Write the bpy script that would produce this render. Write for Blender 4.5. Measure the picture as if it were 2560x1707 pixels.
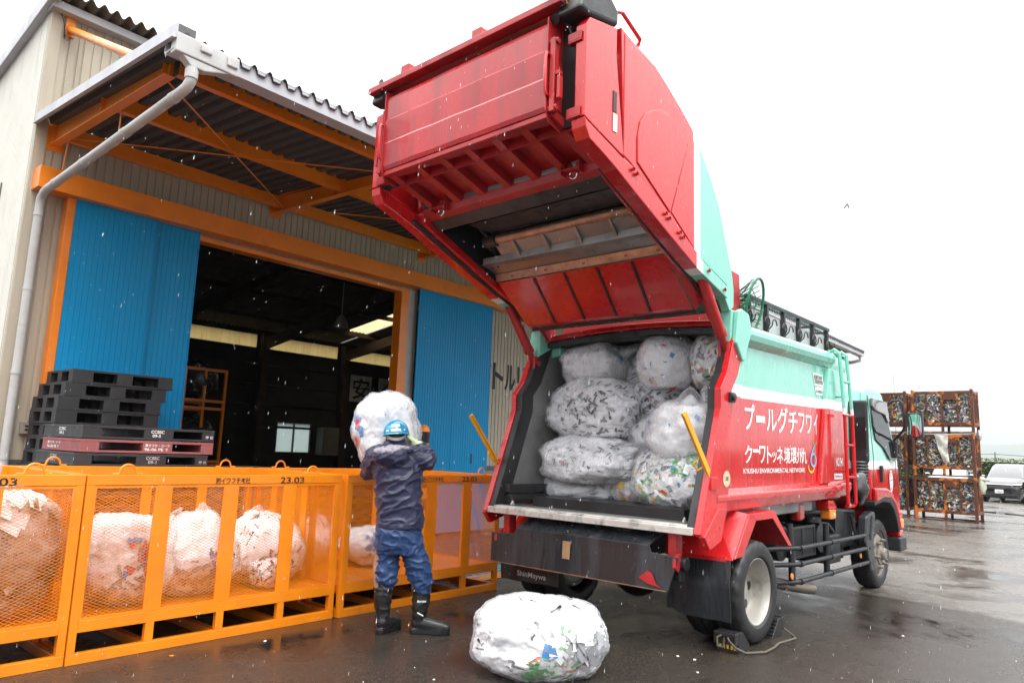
import bpy, bmesh, math, random
from mathutils import Vector, Matrix, noise
R = math.radians
sc = bpy.context.scene
C = sc.collection
for o in list(bpy.data.objects):
    bpy.data.objects.remove(o)

# ------------------------------------------------------------------ camera
cam_d = bpy.data.cameras.new("camera")
cam = bpy.data.objects.new("camera", cam_d); C.objects.link(cam)
cam_d.sensor_width = 36.0
cam_d.lens = 25.294
cam_d.clip_end = 6000
cam_d.clip_start = 0.05
RT = Vector((0.64368457, -0.764365, 0.0376341))
UP = Vector((-0.13890632, -0.0683331, 0.98794515))
FW = Vector((0.75257904, 0.64115267, 0.15016009))
cam.matrix_world = Matrix(((RT.x, UP.x, -FW.x, 0), (RT.y, UP.y, -FW.y, 0), (RT.z, UP.z, -FW.z, 1.48), (0, 0, 0, 1)))
sc.camera = cam

# ------------------------------------------------------------------ sky, sun, exposure
SUN_EL, SUN_AZ = R(58), R(200)
w = bpy.data.worlds.new("World"); sc.world = w
w.use_nodes = True
nt = w.node_tree; nt.nodes.clear()
sky = nt.nodes.new('ShaderNodeTexSky'); sky.sky_type = 'NISHITA'; sky.sun_disc = False
sky.sun_elevation = SUN_EL; sky.sun_rotation = SUN_AZ
sky.air_density = 1.5; sky.dust_density = 6.0; sky.ozone_density = 1.0
hs = nt.nodes.new('ShaderNodeHueSaturation'); hs.inputs['Saturation'].default_value = 0.10
mx = nt.nodes.new('ShaderNodeMix'); mx.data_type = 'RGBA'; mx.inputs['Factor'].default_value = 0.85      # mostly an even cloud deck, dimmer towards the horizon
tcw = nt.nodes.new('ShaderNodeTexCoord'); sxw = nt.nodes.new('ShaderNodeSeparateXYZ'); nt.links.new(tcw.outputs['Generated'], sxw.inputs[0])
rpw = nt.nodes.new('ShaderNodeValToRGB'); nt.links.new(sxw.outputs['Z'], rpw.inputs[0])
rpw.color_ramp.elements[0].position = 0.0; rpw.color_ramp.elements[0].color = (.150, .157, .166, 1)
rpw.color_ramp.elements[1].position = 0.85; rpw.color_ramp.elements[1].color = (1, 1, 1, 1)
for po_, co_ in ((.26, (.190, .194, .20, 1)), (.45, (.46, .465, .47, 1))):
    e_ = rpw.color_ramp.elements.new(po_); e_.color = co_
scw = nt.nodes.new('ShaderNodeVectorMath'); scw.operation = 'SCALE'; scw.inputs['Scale'].default_value = 25.0
nt.links.new(rpw.outputs['Color'], scw.inputs[0]); nt.links.new(scw.outputs[0], mx.inputs['B'])
bg = nt.nodes.new('ShaderNodeBackground'); bg.inputs['Strength'].default_value = 0.1
wo = nt.nodes.new('ShaderNodeOutputWorld')
nt.links.new(sky.outputs[0], hs.inputs['Color']); nt.links.new(hs.outputs[0], mx.inputs['A'])
nt.links.new(mx.outputs['Result'], bg.inputs['Color']); nt.links.new(bg.outputs[0], wo.inputs[0])
sd = bpy.data.lights.new("sun", 'SUN'); sd.energy = 0.9; sd.angle = R(25); sd.color = (1, .97, .93)
so = bpy.data.objects.new("sun", sd); C.objects.link(so)
so.rotation_euler = (R(90) - SUN_EL, 0, R(180) - SUN_AZ)
sc.view_settings.view_transform = 'Standard'; sc.view_settings.look = 'None'
sc.view_settings.exposure = 1.15; sc.view_settings.gamma = 1.0
sc.cycles.max_bounces = 8; sc.cycles.transparent_max_bounces = 16
sc.cycles.diffuse_bounces = 3; sc.cycles.glossy_bounces = 3; sc.cycles.transmission_bounces = 4
sc.cycles.volume_bounces = 0
sc.cycles.use_denoising = True; sc.cycles.denoiser = 'OPENIMAGEDENOISE'; sc.cycles.denoising_input_passes = 'RGB_ALBEDO_NORMAL'; sc.cycles.denoising_prefilter = 'ACCURATE'
sc.cycles.adaptive_threshold = .006
sc.cycles.sample_clamp_indirect = 6

# ------------------------------------------------------------------ helpers
class MB:
    def __init__(s): s.v = []; s.f = []; s.m = []; s.cm = 0
    def add(s, vs, fs):
        o = len(s.v); s.v += [tuple(v) for v in vs]
        s.f += [tuple(i + o for i in f) for f in fs]; s.m += [s.cm] * len(fs); return s
    def box(s, x0, x1, y0, y1, z0, z1):
        return s.add([(x0, y0, z0), (x1, y0, z0), (x1, y1, z0), (x0, y1, z0), (x0, y0, z1), (x1, y0, z1), (x1, y1, z1), (x0, y1, z1)],
                     [(0, 3, 2, 1), (4, 5, 6, 7), (0, 1, 5, 4), (1, 2, 6, 5), (2, 3, 7, 6), (3, 0, 4, 7)])
    def obox(s, c, sz, m):
        c = Vector(c); vs = []
        for k in ((-1, -1, -1), (1, -1, -1), (1, 1, -1), (-1, 1, -1), (-1, -1, 1), (1, -1, 1), (1, 1, 1), (-1, 1, 1)):
            vs.append(c + m @ Vector((k[0] * sz[0] / 2, k[1] * sz[1] / 2, k[2] * sz[2] / 2)))
        return s.add(vs, [(0, 3, 2, 1), (4, 5, 6, 7), (0, 1, 5, 4), (1, 2, 6, 5), (2, 3, 7, 6), (3, 0, 4, 7)])
    def beam(s, p, q, w, h, up=(0, 0, 1)):
        p = Vector(p); q = Vector(q); d = (q - p); L = d.length; d.normalize()
        a = Vector(up).cross(d)
        if a.length < 1e-4: a = Vector((1, 0, 0)).cross(d)
        a.normalize(); b = d.cross(a)
        m = Matrix((d, a, b)).transposed()
        return s.obox((p + q) / 2, (L, w, h), m)
    def ibeam(s, p, q, w, h, t=.01):
        p = Vector(p); q = Vector(q); z = Vector((0, 0, 1))
        s.beam(p + z * (h - t / 2), q + z * (h - t / 2), w, t); s.beam(p + z * t / 2, q + z * t / 2, w, t)
        s.beam(p + z * h / 2, q + z * h / 2, t, h - 2 * t); return s
    def prism(s, poly, d0, d1, axis='y'):
        f = {'y': lambda a, b, d: (a, d, b), 'x': lambda a, b, d: (d, a, b), 'z': lambda a, b, d: (a, b, d)}[axis]
        n = len(poly)
        vs = [f(a, b, d0) for a, b in poly] + [f(a, b, d1) for a, b in poly]
        return s.add(vs, [tuple(range(n))[::-1], tuple(range(n, 2 * n))] + [(i, (i + 1) % n, n + (i + 1) % n, n + i) for i in range(n)])
    def tube(s, pts, r, n=8, cap=True, sq=1.0):
        pts = [Vector(p) for p in pts]; k = len(pts)
        rr = r if isinstance(r, (list, tuple)) else [r] * k
        T = [(pts[min(i + 1, k - 1)] - pts[max(i - 1, 0)]).normalized() for i in range(k)]
        a = T[0].cross(Vector((0, 0, 1)))
        if a.length < .05: a = T[0].cross(Vector((1, 0, 0)))
        a.normalize(); vs = []
        for i in range(k):
            a = (a - T[i] * a.dot(T[i])).normalized(); b = T[i].cross(a)
            for j in range(n):
                t = 2 * math.pi * j / n
                vs.append(pts[i] + (a * math.cos(t) + b * math.sin(t) * sq) * rr[i])
        fs = [(i * n + j, i * n + (j + 1) % n, (i + 1) * n + (j + 1) % n, (i + 1) * n + j) for i in range(k - 1) for j in range(n)]
        if cap: fs += [tuple(range(n))[::-1], tuple(range((k - 1) * n, k * n))]
        return s.add(vs, fs)
    def lathe(s, prof, c=(0, 0, 0), axis='z', n=24, cap=False, mod=None):
        vs = []; k = len(prof); c = Vector(c)
        for i, (r, h) in enumerate(prof):
            for j in range(n):
                t = 2 * math.pi * j / n; q = r * (mod(i, j) if mod else 1)
                x, y = q * math.cos(t), q * math.sin(t)
                vs.append(c + Vector({'z': (x, y, h), 'y': (x, h, y), 'x': (h, x, y)}[axis]))
        fs = [(i * n + j, i * n + (j + 1) % n, (i + 1) * n + (j + 1) % n, (i + 1) * n + j) for i in range(k - 1) for j in range(n)]
        if cap: fs += [tuple(range(n))[::-1], tuple(range((k - 1) * n, k * n))]
        return s.add(vs, fs)
    def loft(s, rings, cap=True, closed=True):
        n = len(rings[0]); k = len(rings); vs = [p for r in rings for p in r]
        m = n if closed else n - 1
        fs = [(i * n + j, i * n + (j + 1) % n, (i + 1) * n + (j + 1) % n, (i + 1) * n + j) for i in range(k - 1) for j in range(m)]
        if cap: fs += [tuple(range(n))[::-1], tuple(range((k - 1) * n, k * n))]
        return s.add(vs, fs)
    def ell(s, c, r, nu=12, nv=8, m=None):
        c = Vector(c); vs = []; fs = []
        for i in range(nv + 1):
            p = math.pi * i / nv
            for j in range(nu):
                t = 2 * math.pi * j / nu
                q = Vector((r[0] * math.sin(p) * math.cos(t), r[1] * math.sin(p) * math.sin(t), r[2] * math.cos(p)))
                vs.append(c + (m @ q if m else q))
        for i in range(nv):
            for j in range(nu):
                fs.append((i * nu + j, i * nu + (j + 1) % nu, (i + 1) * nu + (j + 1) % nu, (i + 1) * nu + j))
        return s.add(vs, fs)
    def build(s, name, mats, parent=None, bev=0, smooth=False, loc=None, rz=0, seg=2, recalc=True, ang=38):
        me = bpy.data.meshes.new(name); me.from_pydata(s.v, [], s.f)
        if not isinstance(mats, (list, tuple)): mats = [mats]
        for m in mats: me.materials.append(m)
        if len(mats) > 1: me.polygons.foreach_set('material_index', s.m)
        if recalc:
            bm = bmesh.new(); bm.from_mesh(me); bmesh.ops.recalc_face_normals(bm, faces=bm.faces); bm.to_mesh(me); bm.free()
        if smooth:
            me.polygons.foreach_set('use_smooth', [True] * len(me.polygons)); me.set_sharp_from_angle(angle=R(ang))
        me.update()
        o = bpy.data.objects.new(name, me); C.objects.link(o)
        if parent: o.parent = parent
        if loc: o.location = loc
        if rz: o.rotation_euler.z = rz
        if bev:
            b = o.modifiers.new('Bevel', 'BEVEL'); b.width = bev; b.segments = seg; b.limit_method = 'ANGLE'; b.angle_limit = R(40)
        return o

def tag(o, label=None, cat=None, group=None, kind=None):
    if label: o['label'] = label
    if cat: o['category'] = cat
    if group: o['group'] = group
    if kind: o['kind'] = kind
    return o
def thing(name, label, cat, loc=(0, 0, 0), rz=0, group=None):
    o = bpy.data.objects.new(name, None); C.objects.link(o); o.location = loc; o.rotation_euler.z = rz
    o.empty_display_size = .2
    return tag(o, label, cat, group)
def kids(o): return [c for c in bpy.data.objects if c.parent == o]
def copy_tree(o, parent=None):
    c = o.copy(); C.objects.link(c); c.parent = parent
    for k in kids(o): copy_tree(k, c)
    return c
def fbm(p, o=4, H=1.0): return noise.fractal(p, H, 2.0, o)

# ------------------------------------------------------------------ materials
def newmat(name):
    m = bpy.data.materials.new(name); m.use_nodes = True; n = m.node_tree; n.nodes.clear()
    out = n.nodes.new('ShaderNodeOutputMaterial'); p = n.nodes.new('ShaderNodeBsdfPrincipled'); n.links.new(p.outputs[0], out.inputs[0])
    return m, n, p, out
def N(n, t, **kw):
    x = n.nodes.new(t)
    for k, v in kw.items():
        if k in x.inputs: x.inputs[k].default_value = v
        else: setattr(x, k, v)
    return x
def coords(n, scale=(1, 1, 1), src='Object'):
    tc = n.nodes.new('ShaderNodeTexCoord'); mp = n.nodes.new('ShaderNodeMapping'); mp.inputs['Scale'].default_value = scale
    n.links.new(tc.outputs[src], mp.inputs['Vector']); return mp.outputs[0]
def noise_(n, vec, scale, detail=4, rough=.55, dist=0):
    x = N(n, 'ShaderNodeTexNoise', Scale=scale, Detail=detail, Roughness=rough, Distortion=dist); n.links.new(vec, x.inputs['Vector']); return x.outputs['Fac']
def maprange(n, v, a, b, c=0., d=1.):
    x = N(n, 'ShaderNodeMapRange'); x.inputs[1].default_value = a; x.inputs[2].default_value = b; x.inputs[3].default_value = c; x.inputs[4].default_value = d
    n.links.new(v, x.inputs[0]); return x.outputs[0]
def mixc(n, f, a, b, mode='MIX'):
    x = n.nodes.new('ShaderNodeMix'); x.data_type = 'RGBA'; x.blend_type = mode
    for sck, val in (('Factor', f), ('A', a), ('B', b)):
        if hasattr(val, 'is_linked') or hasattr(val, 'links'): n.links.new(val, x.inputs[sck])
        elif sck == 'Factor': x.inputs[sck].default_value = val
        else: x.inputs[sck].default_value = (*val, 1) if len(val) == 3 else val
    return x.outputs['Result']
def math_(n, op, a, b=None):
    x = n.nodes.new('ShaderNodeMath'); x.operation = op
    for i, val in enumerate((a, b)):
        if val is None: continue
        if hasattr(val, 'links'): n.links.new(val, x.inputs[i])
        else: x.inputs[i].default_value = val
    return x.outputs[0]
def bump_(n, p, h, strength=.3, dist=.01):
    b = N(n, 'ShaderNodeBump'); b.inputs['Strength'].default_value = strength; b.inputs['Distance'].default_value = dist
    n.links.new(h, b.inputs['Height']); n.links.new(b.outputs[0], p.inputs['Normal'])
def mat(name, col, rough=.5, metal=0., var=.12, vs=3., bump=0., bs=40., dirt=0., dcol=(.05, .04, .03), ds=2.5, streak=0, spec=.5, coat=0., colf=None):
    m, n, p, _ = newmat(name)
    v = coords(n)
    nz = noise_(n, v, vs, 5)
    base = mixc(n, maprange(n, nz, .3, .7), [c * (1 - var) for c in col], [min(1, c * (1 + var)) for c in col])
    if colf: base = colf(n, base)
    if dirt:
        v2 = coords(n, (1, 1, .12)) if streak else v
        d = noise_(n, v2, ds * (3 if streak else 1), 6, .65)
        base = mixc(n, maprange(n, d, .62 - .25 * dirt, .85 - .2 * dirt, 0, min(1, dirt + .2)), base, dcol)
        rr = maprange(n, d, .4, .75, rough, min(1, rough + .25)); n.links.new(rr, p.inputs['Roughness'])
    else:
        rr = maprange(n, nz, .3, .7, max(.02, rough * .8), min(1, rough * 1.2)); n.links.new(rr, p.inputs['Roughness'])
    n.links.new(base, p.inputs['Base Color'])
    p.inputs['Metallic'].default_value = metal; p.inputs['Specular IOR Level'].default_value = spec
    p.inputs['Coat Weight'].default_value = coat; p.inputs['Coat Roughness'].default_value = .05
    if bump: bump_(n, p, noise_(n, v, bs, 5, .6), .5, bump)
    return m
def emis(name, col, st, base=(.8, .3, .05)):
    m, n, p, _ = newmat(name); p.inputs['Base Color'].default_value = (*base, 1)
    p.inputs['Emission Color'].default_value = (*col, 1); p.inputs['Emission Strength'].default_value = st; p.inputs['Roughness'].default_value = .15
    return m

RED = (.56, .009, .012); TEAL = (.21, .60, .47); WHITE = (.80, .80, .80)
def sepxyz(n):
    tc = n.nodes.new('ShaderNodeTexCoord'); s = n.nodes.new('ShaderNodeSeparateXYZ'); n.links.new(tc.outputs['Object'], s.inputs[0]); return s.outputs
def stripe_z(lo, hi, k=.023, top=TEAL, bot=RED):
    def f(n, base):
        x, y, z = sepxyz(n); h = math_(n, 'SUBTRACT', z, math_(n, 'MULTIPLY', x, k))
        nz = noise_(n, coords(n), 3., 4); fac = maprange(n, nz, .3, .7, .92, 1.06)
        c = mixc(n, math_(n, 'GREATER_THAN', h, lo), bot, WHITE); c = mixc(n, math_(n, 'GREATER_THAN', h, hi), c, top)
        v = n.nodes.new('ShaderNodeVectorMath'); v.operation = 'SCALE'; n.links.new(c, v.inputs[0]); n.links.new(fac, v.inputs['Scale']); return v.outputs[0]
    return f
def gate_u(n, base):
    x, y, z = sepxyz(n); c = mixc(n, math_(n, 'GREATER_THAN', x, -.985), RED, WHITE); return mixc(n, math_(n, 'GREATER_THAN', x, -.88), c, TEAL)

m_body = mat('truck_body_paint', RED, .16, coat=.8, dirt=.12, streak=1, dcol=(.30, .02, .02), ds=3, colf=stripe_z(2.004, 2.106))
m_cabp = mat('cab_paint', RED, .13, coat=.9, colf=stripe_z(1.36, 1.465, .018))
m_gate = mat('tailgate_paint', RED, .17, coat=.45, dirt=.12, streak=1, dcol=(.28, .02, .02), ds=3, colf=gate_u)
m_lad = mat('ladder_paint', RED, .3, colf=stripe_z(1.955, 2.02))
m_red = mat('red_paint', RED, .22, coat=.5, dirt=.2, dcol=(.16, .01, .012), ds=4)
m_redd = mat('worn_red_paint', (.42, .012, .015), .38, dirt=.42, dcol=(.075, .012, .014), ds=5, coat=.2)
m_redf = mat('hopper_red_paint', (.47, .014, .018), .22, dirt=.55, streak=1, dcol=(.17, .035, .045), ds=1.6, coat=.3)
m_teal = mat('teal_paint', TEAL, .2, coat=.6, dirt=.1, dcol=(.2, .4, .33))
m_white = mat('white_paint', WHITE, .35)
m_txtw = mat('white_lettering', (.85, .85, .85), .35, var=.02)
m_black = mat('black_paint', (.014, .015, .017), .32, dirt=.25, dcol=(.06, .055, .05), ds=6)
m_blackg = mat('black_wet_plate', (.020, .023, .027), .22, dirt=.40, streak=1, dcol=(.075, .08, .088), ds=3)  # bluish base and streak tone lightened to imitate wet sheen
m_rub = mat('rubber', (.016, .016, .017), .42, bump=.002, bs=60, dirt=.2, dcol=(.05, .047, .043))
m_plastic = mat('black_plastic', (.02, .021, .023), .38, dirt=.3, dcol=(.07, .07, .072), ds=8, bump=.0015, bs=70)
m_steel = mat('worn_steel', (.34, .33, .31), .38, .85, dirt=.45, dcol=(.06, .05, .045), ds=6)
m_darksteel = mat('dark_steel', (.055, .055, .057), .34, .6, dirt=.45, dcol=(.015, .014, .014), ds=3, streak=1)
m_inner = mat('scraped_bin_wall', (.30, .30, .29), .36, .6, dirt=.42, dcol=(.02, .02, .021), ds=1.6)
m_bronze = mat('bronze_steel', (.42, .27, .19), .30, .75, var=.25, vs=14, dirt=.4, dcol=(.05, .03, .02), ds=9)
m_sill = mat('sill_metal', (.66, .64, .60), .38, .4, dirt=.55, dcol=(.025, .023, .022), ds=9)
m_rim = mat('rim_paint', (.40, .38, .34), .38, .25, dirt=.45, dcol=(.10, .085, .07), ds=7)
m_hub = mat('hub_grey', (.22, .20, .17), .5, .2, dirt=.5, dcol=(.09, .075, .055), ds=9)
m_chrome = mat('chrome', (.7, .7, .7), .12, 1., var=.03)
m_orange = mat('orange_paint', (.83, .235, .004), .30, dirt=.2, dcol=(.36, .10, .008), ds=7, coat=.3)
m_orange_shade = mat('shaded_orange_paint', (.80, .215, .005), .32, dirt=.25, dcol=(.34, .08, .01), ds=3, coat=.3)  # same orange as the cages, darkened for the shade under the canopy
m_blue = mat('blue_door_paint', (.0, .27, .56), .38, var=.05, vs=.8, coat=.05, dirt=.10, dcol=(.0, .19, .44), streak=1, spec=.25)
m_cream = mat('cream_siding', (.43, .385, .30), .48, var=.07, vs=.7, dirt=.3, streak=1, dcol=(.24, .20, .15), ds=2)
m_whites = mat('white_siding', (.66, .65, .60), .45, var=.05, dirt=.25, streak=1, dcol=(.4, .36, .29), ds=2)
m_trim = mat('grey_trim', (.42, .43, .44), .4, dirt=.2, dcol=(.22, .22, .22))
m_fascia = mat('pale_fascia', (.46, .47, .50), .3, dirt=.18, streak=1, dcol=(.35, .34, .34))
m_pipe = mat('grey_pipe', (.46, .46, .45), .36, dirt=.3, dcol=(.22, .21, .19), ds=4)
m_slate = mat('fibre_cement_roof', (.13, .115, .095), .75, dirt=.4, dcol=(.05, .045, .04), bump=.003)
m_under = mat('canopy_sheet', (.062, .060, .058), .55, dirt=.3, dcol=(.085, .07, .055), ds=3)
m_conc = mat('concrete', (.27, .26, .24), .75, dirt=.4, dcol=(.12, .11, .10), bump=.003, ds=1.5)
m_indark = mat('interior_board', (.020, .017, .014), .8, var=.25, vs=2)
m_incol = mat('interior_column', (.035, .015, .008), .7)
m_dark = mat('dark_flashing', (.09, .09, .092), .4)
m_yel = mat('yellow_arm', (.80, .36, .01), .35, dirt=.15, dcol=(.3, .12, .01))
m_card = mat('cardboard', (.33, .19, .095), .75, var=.25, vs=6)
m_txtk = mat('black_lettering', (.012, .012, .012), .6, var=.02)
m_pal = mat('black_pallet', (.026, .027, .029), .40, dirt=.3, dcol=(.075, .076, .08), ds=7, bump=.002, bs=50)
m_palp = mat('pink_pallet', (.27, .085, .085), .6, dirt=.35, dcol=(.15, .055, .055), ds=8, bump=.002, bs=50)
m_palg = mat('grey_pallet', (.075, .078, .085), .45, dirt=.3, dcol=(.03, .03, .03))
m_rope = mat('rope', (.10, .088, .065), .8, var=.3, vs=60)
m_skin = mat('skin', (.36, .19, .12), .5, var=.06)
m_hair = mat('hair', (.025, .022, .02), .6)
m_helm = mat('blue_helmet', (.01, .26, .46), .14, coat=.8, var=.03)
m_glove = mat('pale_green_glove', (.55, .66, .42), .6, bump=.002, bs=80)
m_boot = mat('black_rubber_boot', (.014, .014, .015), .24, dirt=.2, dcol=(.04, .04, .04))
m_amber = emis('amber_lamp', (1., .28, .02), .9)
m_amberoff = mat('amber_reflector', (.75, .22, .02), .15, coat=.5)
m_redlamp = mat('red_lamp', (.35, .01, .01), .1, coat=.8)
m_greennet = mat('green_net', (.0, .16, .07), .5)
m_glassd = mat('dark_glass', (.02, .023, .024), .03, spec=.28, var=.02)

def wet_rusty():
    m, n, p, _ = newmat('rusty_paint'); v = coords(n); oi = n.nodes.new('ShaderNodeObjectInfo')
    va = n.nodes.new('ShaderNodeVectorMath'); va.operation = 'ADD'; n.links.new(v, va.inputs[0]); cx = n.nodes.new('ShaderNodeCombineXYZ')
    r10 = math_(n, 'MULTIPLY', oi.outputs['Random'], 9.); n.links.new(r10, cx.inputs[0]); n.links.new(r10, cx.inputs[2]); n.links.new(cx.outputs[0], va.inputs[1])
    v = va.outputs[0]
    a = noise_(n, v, 2.2, 6, .7); b = noise_(n, v, 9., 4)
    rust = mixc(n, b, (.050, .016, .009), (.15, .045, .017))
    n.links.new(mixc(n, maprange(n, a, .555, .58), rust, (.55, .15, .008)), p.inputs['Base Color']); p.inputs['Roughness'].default_value = .55
    bump_(n, p, b, .5, .004); return m
m_rust = wet_rusty()

def cloth(name, col, rough=.45, sheen=.2):
    m, n, p, _ = newmat(name); v = coords(n)
    a = noise_(n, v, 5, 4); n.links.new(mixc(n, a, [c * .8 for c in col], [c * 1.2 for c in col]), p.inputs['Base Color'])
    p.inputs['Roughness'].default_value = rough; p.inputs['Sheen Weight'].default_value = sheen
    bump_(n, p, noise_(n, coords(n, (1, 1, 1.6)), 11, 4, .5, 1.2), .5, .011); return m
m_jack = cloth('navy_rain_jacket', (.017, .019, .055), .34, .08)
m_trou = cloth('blue_work_trousers', (.008, .035, .115), .45, .1)
m_liner = mat('grey_hood_liner', (.27, .25, .30), .35, bump=.01, bs=30)

def m_film_make(name, opac=.30, tint=(.86, .87, .89), rough=.16):
    m, n, p, out = newmat(name); v = coords(n)
    p.inputs['Base Color'].default_value = (*tint, 1); p.inputs['Roughness'].default_value = rough; p.inputs['Specular IOR Level'].default_value = .7
    wv = noise_(n, coords(n, (1, 1, .42)), 8, 4, .55, 1.8); bump_(n, p, wv, .9, .016)
    tr = n.nodes.new('ShaderNodeBsdfTransparent'); tr.inputs[0].default_value = (.97, .97, .98, 1)
    lw = N(n, 'ShaderNodeLayerWeight', Blend=.38); mxs = n.nodes.new('ShaderNodeMixShader')
    f = math_(n, 'ADD', math_(n, 'MULTIPLY', lw.outputs['Facing'], .38), maprange(n, wv, .35, .75, opac * .45, opac * 1.6))
    cl = n.nodes.new('ShaderNodeClamp'); n.links.new(f, cl.inputs[0])
    n.links.new(cl.outputs[0], mxs.inputs[0]); n.links.new(tr.outputs[0], mxs.inputs[1]); n.links.new(p.outputs[0], mxs.inputs[2]); n.links.new(mxs.outputs[0], out.inputs[0])
    return m
m_film = m_film_make('bag_film', .20); m_filmc = m_film_make('clear_bag_film', .12)
def m_fluff(name, col, fold_shade):
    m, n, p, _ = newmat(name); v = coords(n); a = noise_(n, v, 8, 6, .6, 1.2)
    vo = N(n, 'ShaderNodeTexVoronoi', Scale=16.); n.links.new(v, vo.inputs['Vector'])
    n.links.new(mixc(n, maprange(n, a, .30, .62), fold_shade, col), p.inputs['Base Color'])  # hollows of the crumple noise coloured darker, as painted fold shading
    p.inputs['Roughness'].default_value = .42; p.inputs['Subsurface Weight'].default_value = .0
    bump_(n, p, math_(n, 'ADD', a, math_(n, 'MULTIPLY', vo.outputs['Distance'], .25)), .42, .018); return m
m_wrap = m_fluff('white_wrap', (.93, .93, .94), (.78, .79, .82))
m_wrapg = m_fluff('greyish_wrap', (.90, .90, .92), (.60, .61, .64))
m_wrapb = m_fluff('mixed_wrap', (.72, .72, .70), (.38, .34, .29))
FLK = [mat('flake_' + k, c, .35, var=.15, vs=20) for k, c in (('black', (.03, .03, .035)), ('blue', (.03, .23, .55)), ('red', (.58, .03, .05)), ('green', (.10, .42, .12)), ('yellow', (.80, .55, .05)), ('pink', (.75, .25, .33)), ('orange', (.72, .19, .03)), ('white', (.85, .85, .85)), ('grey', (.28, .29, .31)), ('brown', (.13, .07, .04)))]

def rough_text(name, body, w, h, m, parent, org, right, up, off=.0, bold=.012):
    """flat lettering fitted into a w x h box whose lower left corner is org"""
    cu = bpy.data.curves.new(name, 'FONT'); cu.body = body; cu.size = 1; cu.resolution_u = 4; cu.offset = bold
    t = bpy.data.objects.new(name, cu); C.objects.link(t)
    dg = bpy.context.evaluated_depsgraph_get(); me = bpy.data.meshes.new_from_object(t.evaluated_get(dg)); bpy.data.objects.remove(t)
    right = Vector(right).normalized(); up = Vector(up).normalized(); nrm = right.cross(up); org = Vector(org)
    if not me.vertices: return None
    xs = [v.co.x for v in me.vertices]; ys = [v.co.y for v in me.vertices]
    x0, x1, y0, y1 = min(xs), max(xs), min(ys), max(ys)
    for v in me.vertices:
        a = (v.co.x - x0) / max(1e-6, x1 - x0) * w; b = (v.co.y - y0) / max(1e-6, y1 - y0) * h
        v.co = org + right * a + up * b + nrm * off
    me.materials.clear(); me.materials.append(m); me.name = name
    o = bpy.data.objects.new(name, me); C.objects.link(o)
    if parent: o.parent = parent
    return o

# ------------------------------------------------------------------ ground
def ground_mat():
    m, n, p, _ = newmat('wet_asphalt'); v = coords(n)
    a = noise_(n, v, .42, 5, .55, .6); fine = noise_(n, v, 70, 3, .6); mid = noise_(n, v, 6, 5, .6)
    dist = N(n, 'ShaderNodeVectorMath', operation='DISTANCE'); n.links.new(v, dist.inputs[0]); dist.inputs[1].default_value = (9.6, .6, 0)
    near = maprange(n, dist.outputs['Value'], 1.2, 4.5, .05, 0)
    d2 = N(n, 'ShaderNodeVectorMath', operation='DISTANCE'); n.links.new(v, d2.inputs[0]); d2.inputs[1].default_value = (3.6, 4.3, 0)
    near2 = maprange(n, d2.outputs['Value'], .4, 2.2, .07, 0)
    pm = math_(n, 'ADD', math_(n, 'ADD', a, near), near2)
    pud = maprange(n, math_(n, 'ADD', pm, math_(n, 'MULTIPLY', mid, .10)), .60, .70)
    vo = N(n, 'ShaderNodeTexVoronoi', Scale=75.); n.links.new(v, vo.inputs['Vector'])
    stone = maprange(n, vo.outputs['Distance'], .05, .55, 1, 0)
    base = mixc(n, mid, (.020, .0155, .0125), (.038, .031, .026))
    base = mixc(n, math_(n, 'MULTIPLY', stone, maprange(n, fine, .42, .68)), base, (.17, .145, .115))
    x, y, z = sepxyz(n)
    # older, paler and coarser asphalt beyond the front wheel, lightened to imitate reflected sky
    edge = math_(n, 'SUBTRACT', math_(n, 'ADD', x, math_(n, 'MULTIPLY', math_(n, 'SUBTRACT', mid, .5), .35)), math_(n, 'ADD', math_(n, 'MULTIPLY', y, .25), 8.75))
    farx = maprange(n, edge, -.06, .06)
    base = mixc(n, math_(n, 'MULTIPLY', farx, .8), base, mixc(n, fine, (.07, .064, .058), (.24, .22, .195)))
    base = mixc(n, math_(n, 'MULTIPLY', pud, .8), base, (.010, .0085, .0075))
    n.links.new(base, p.inputs['Base Color'])
    rgh = maprange(n, noise_(n, v, 1.3, 4), .3, .7, .19, .36)
    rr = n.nodes.new('ShaderNodeMix'); n.links.new(pud, rr.inputs['Factor']); n.links.new(rgh, rr.inputs['A']); rr.inputs['B'].default_value = .03
    n.links.new(rr.outputs['Result'], p.inputs['Roughness']); p.inputs['IOR'].default_value = 1.40
    h = math_(n, 'MULTIPLY', math_(n, 'ADD', fine, math_(n, 'MULTIPLY', stone, .5)), maprange(n, pud, 0, 1, 1, .05))
    b = bump_(n, p, h, .5, .006)
    return m
g = MB(); S_ = 9000
g.add([(-S_, -S_, 0), (S_, -S_, 0), (S_, S_, 0), (-S_, S_, 0)], [(0, 1, 2, 3)])
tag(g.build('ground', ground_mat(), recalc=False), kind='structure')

def pm_(name, col):
    return mat(name, col, .22, dirt=.55, dcol=(.04, .033, .028), ds=6)
g = MB(); g.add([(5.0, 5.72, .004), (7.12, 5.72, .004), (7.02, 6.02, .004), (5.0, 6.02, .004)], [(0, 1, 2, 3)])
tag(g.build('orange_floor_line', pm_('orange_floor_paint', (.62, .20, .01)), recalc=False), kind='structure')
g = MB(); g.add([(5.0, 6.03, .004), (7.4, 6.03, .004), (7.4, 6.9, .004), (5.0, 6.9, .004)], [(0, 1, 2, 3)])
tag(g.build('blue_floor_area', pm_('blue_floor_paint', (.03, .20, .30)), recalc=False), kind='structure')

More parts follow.
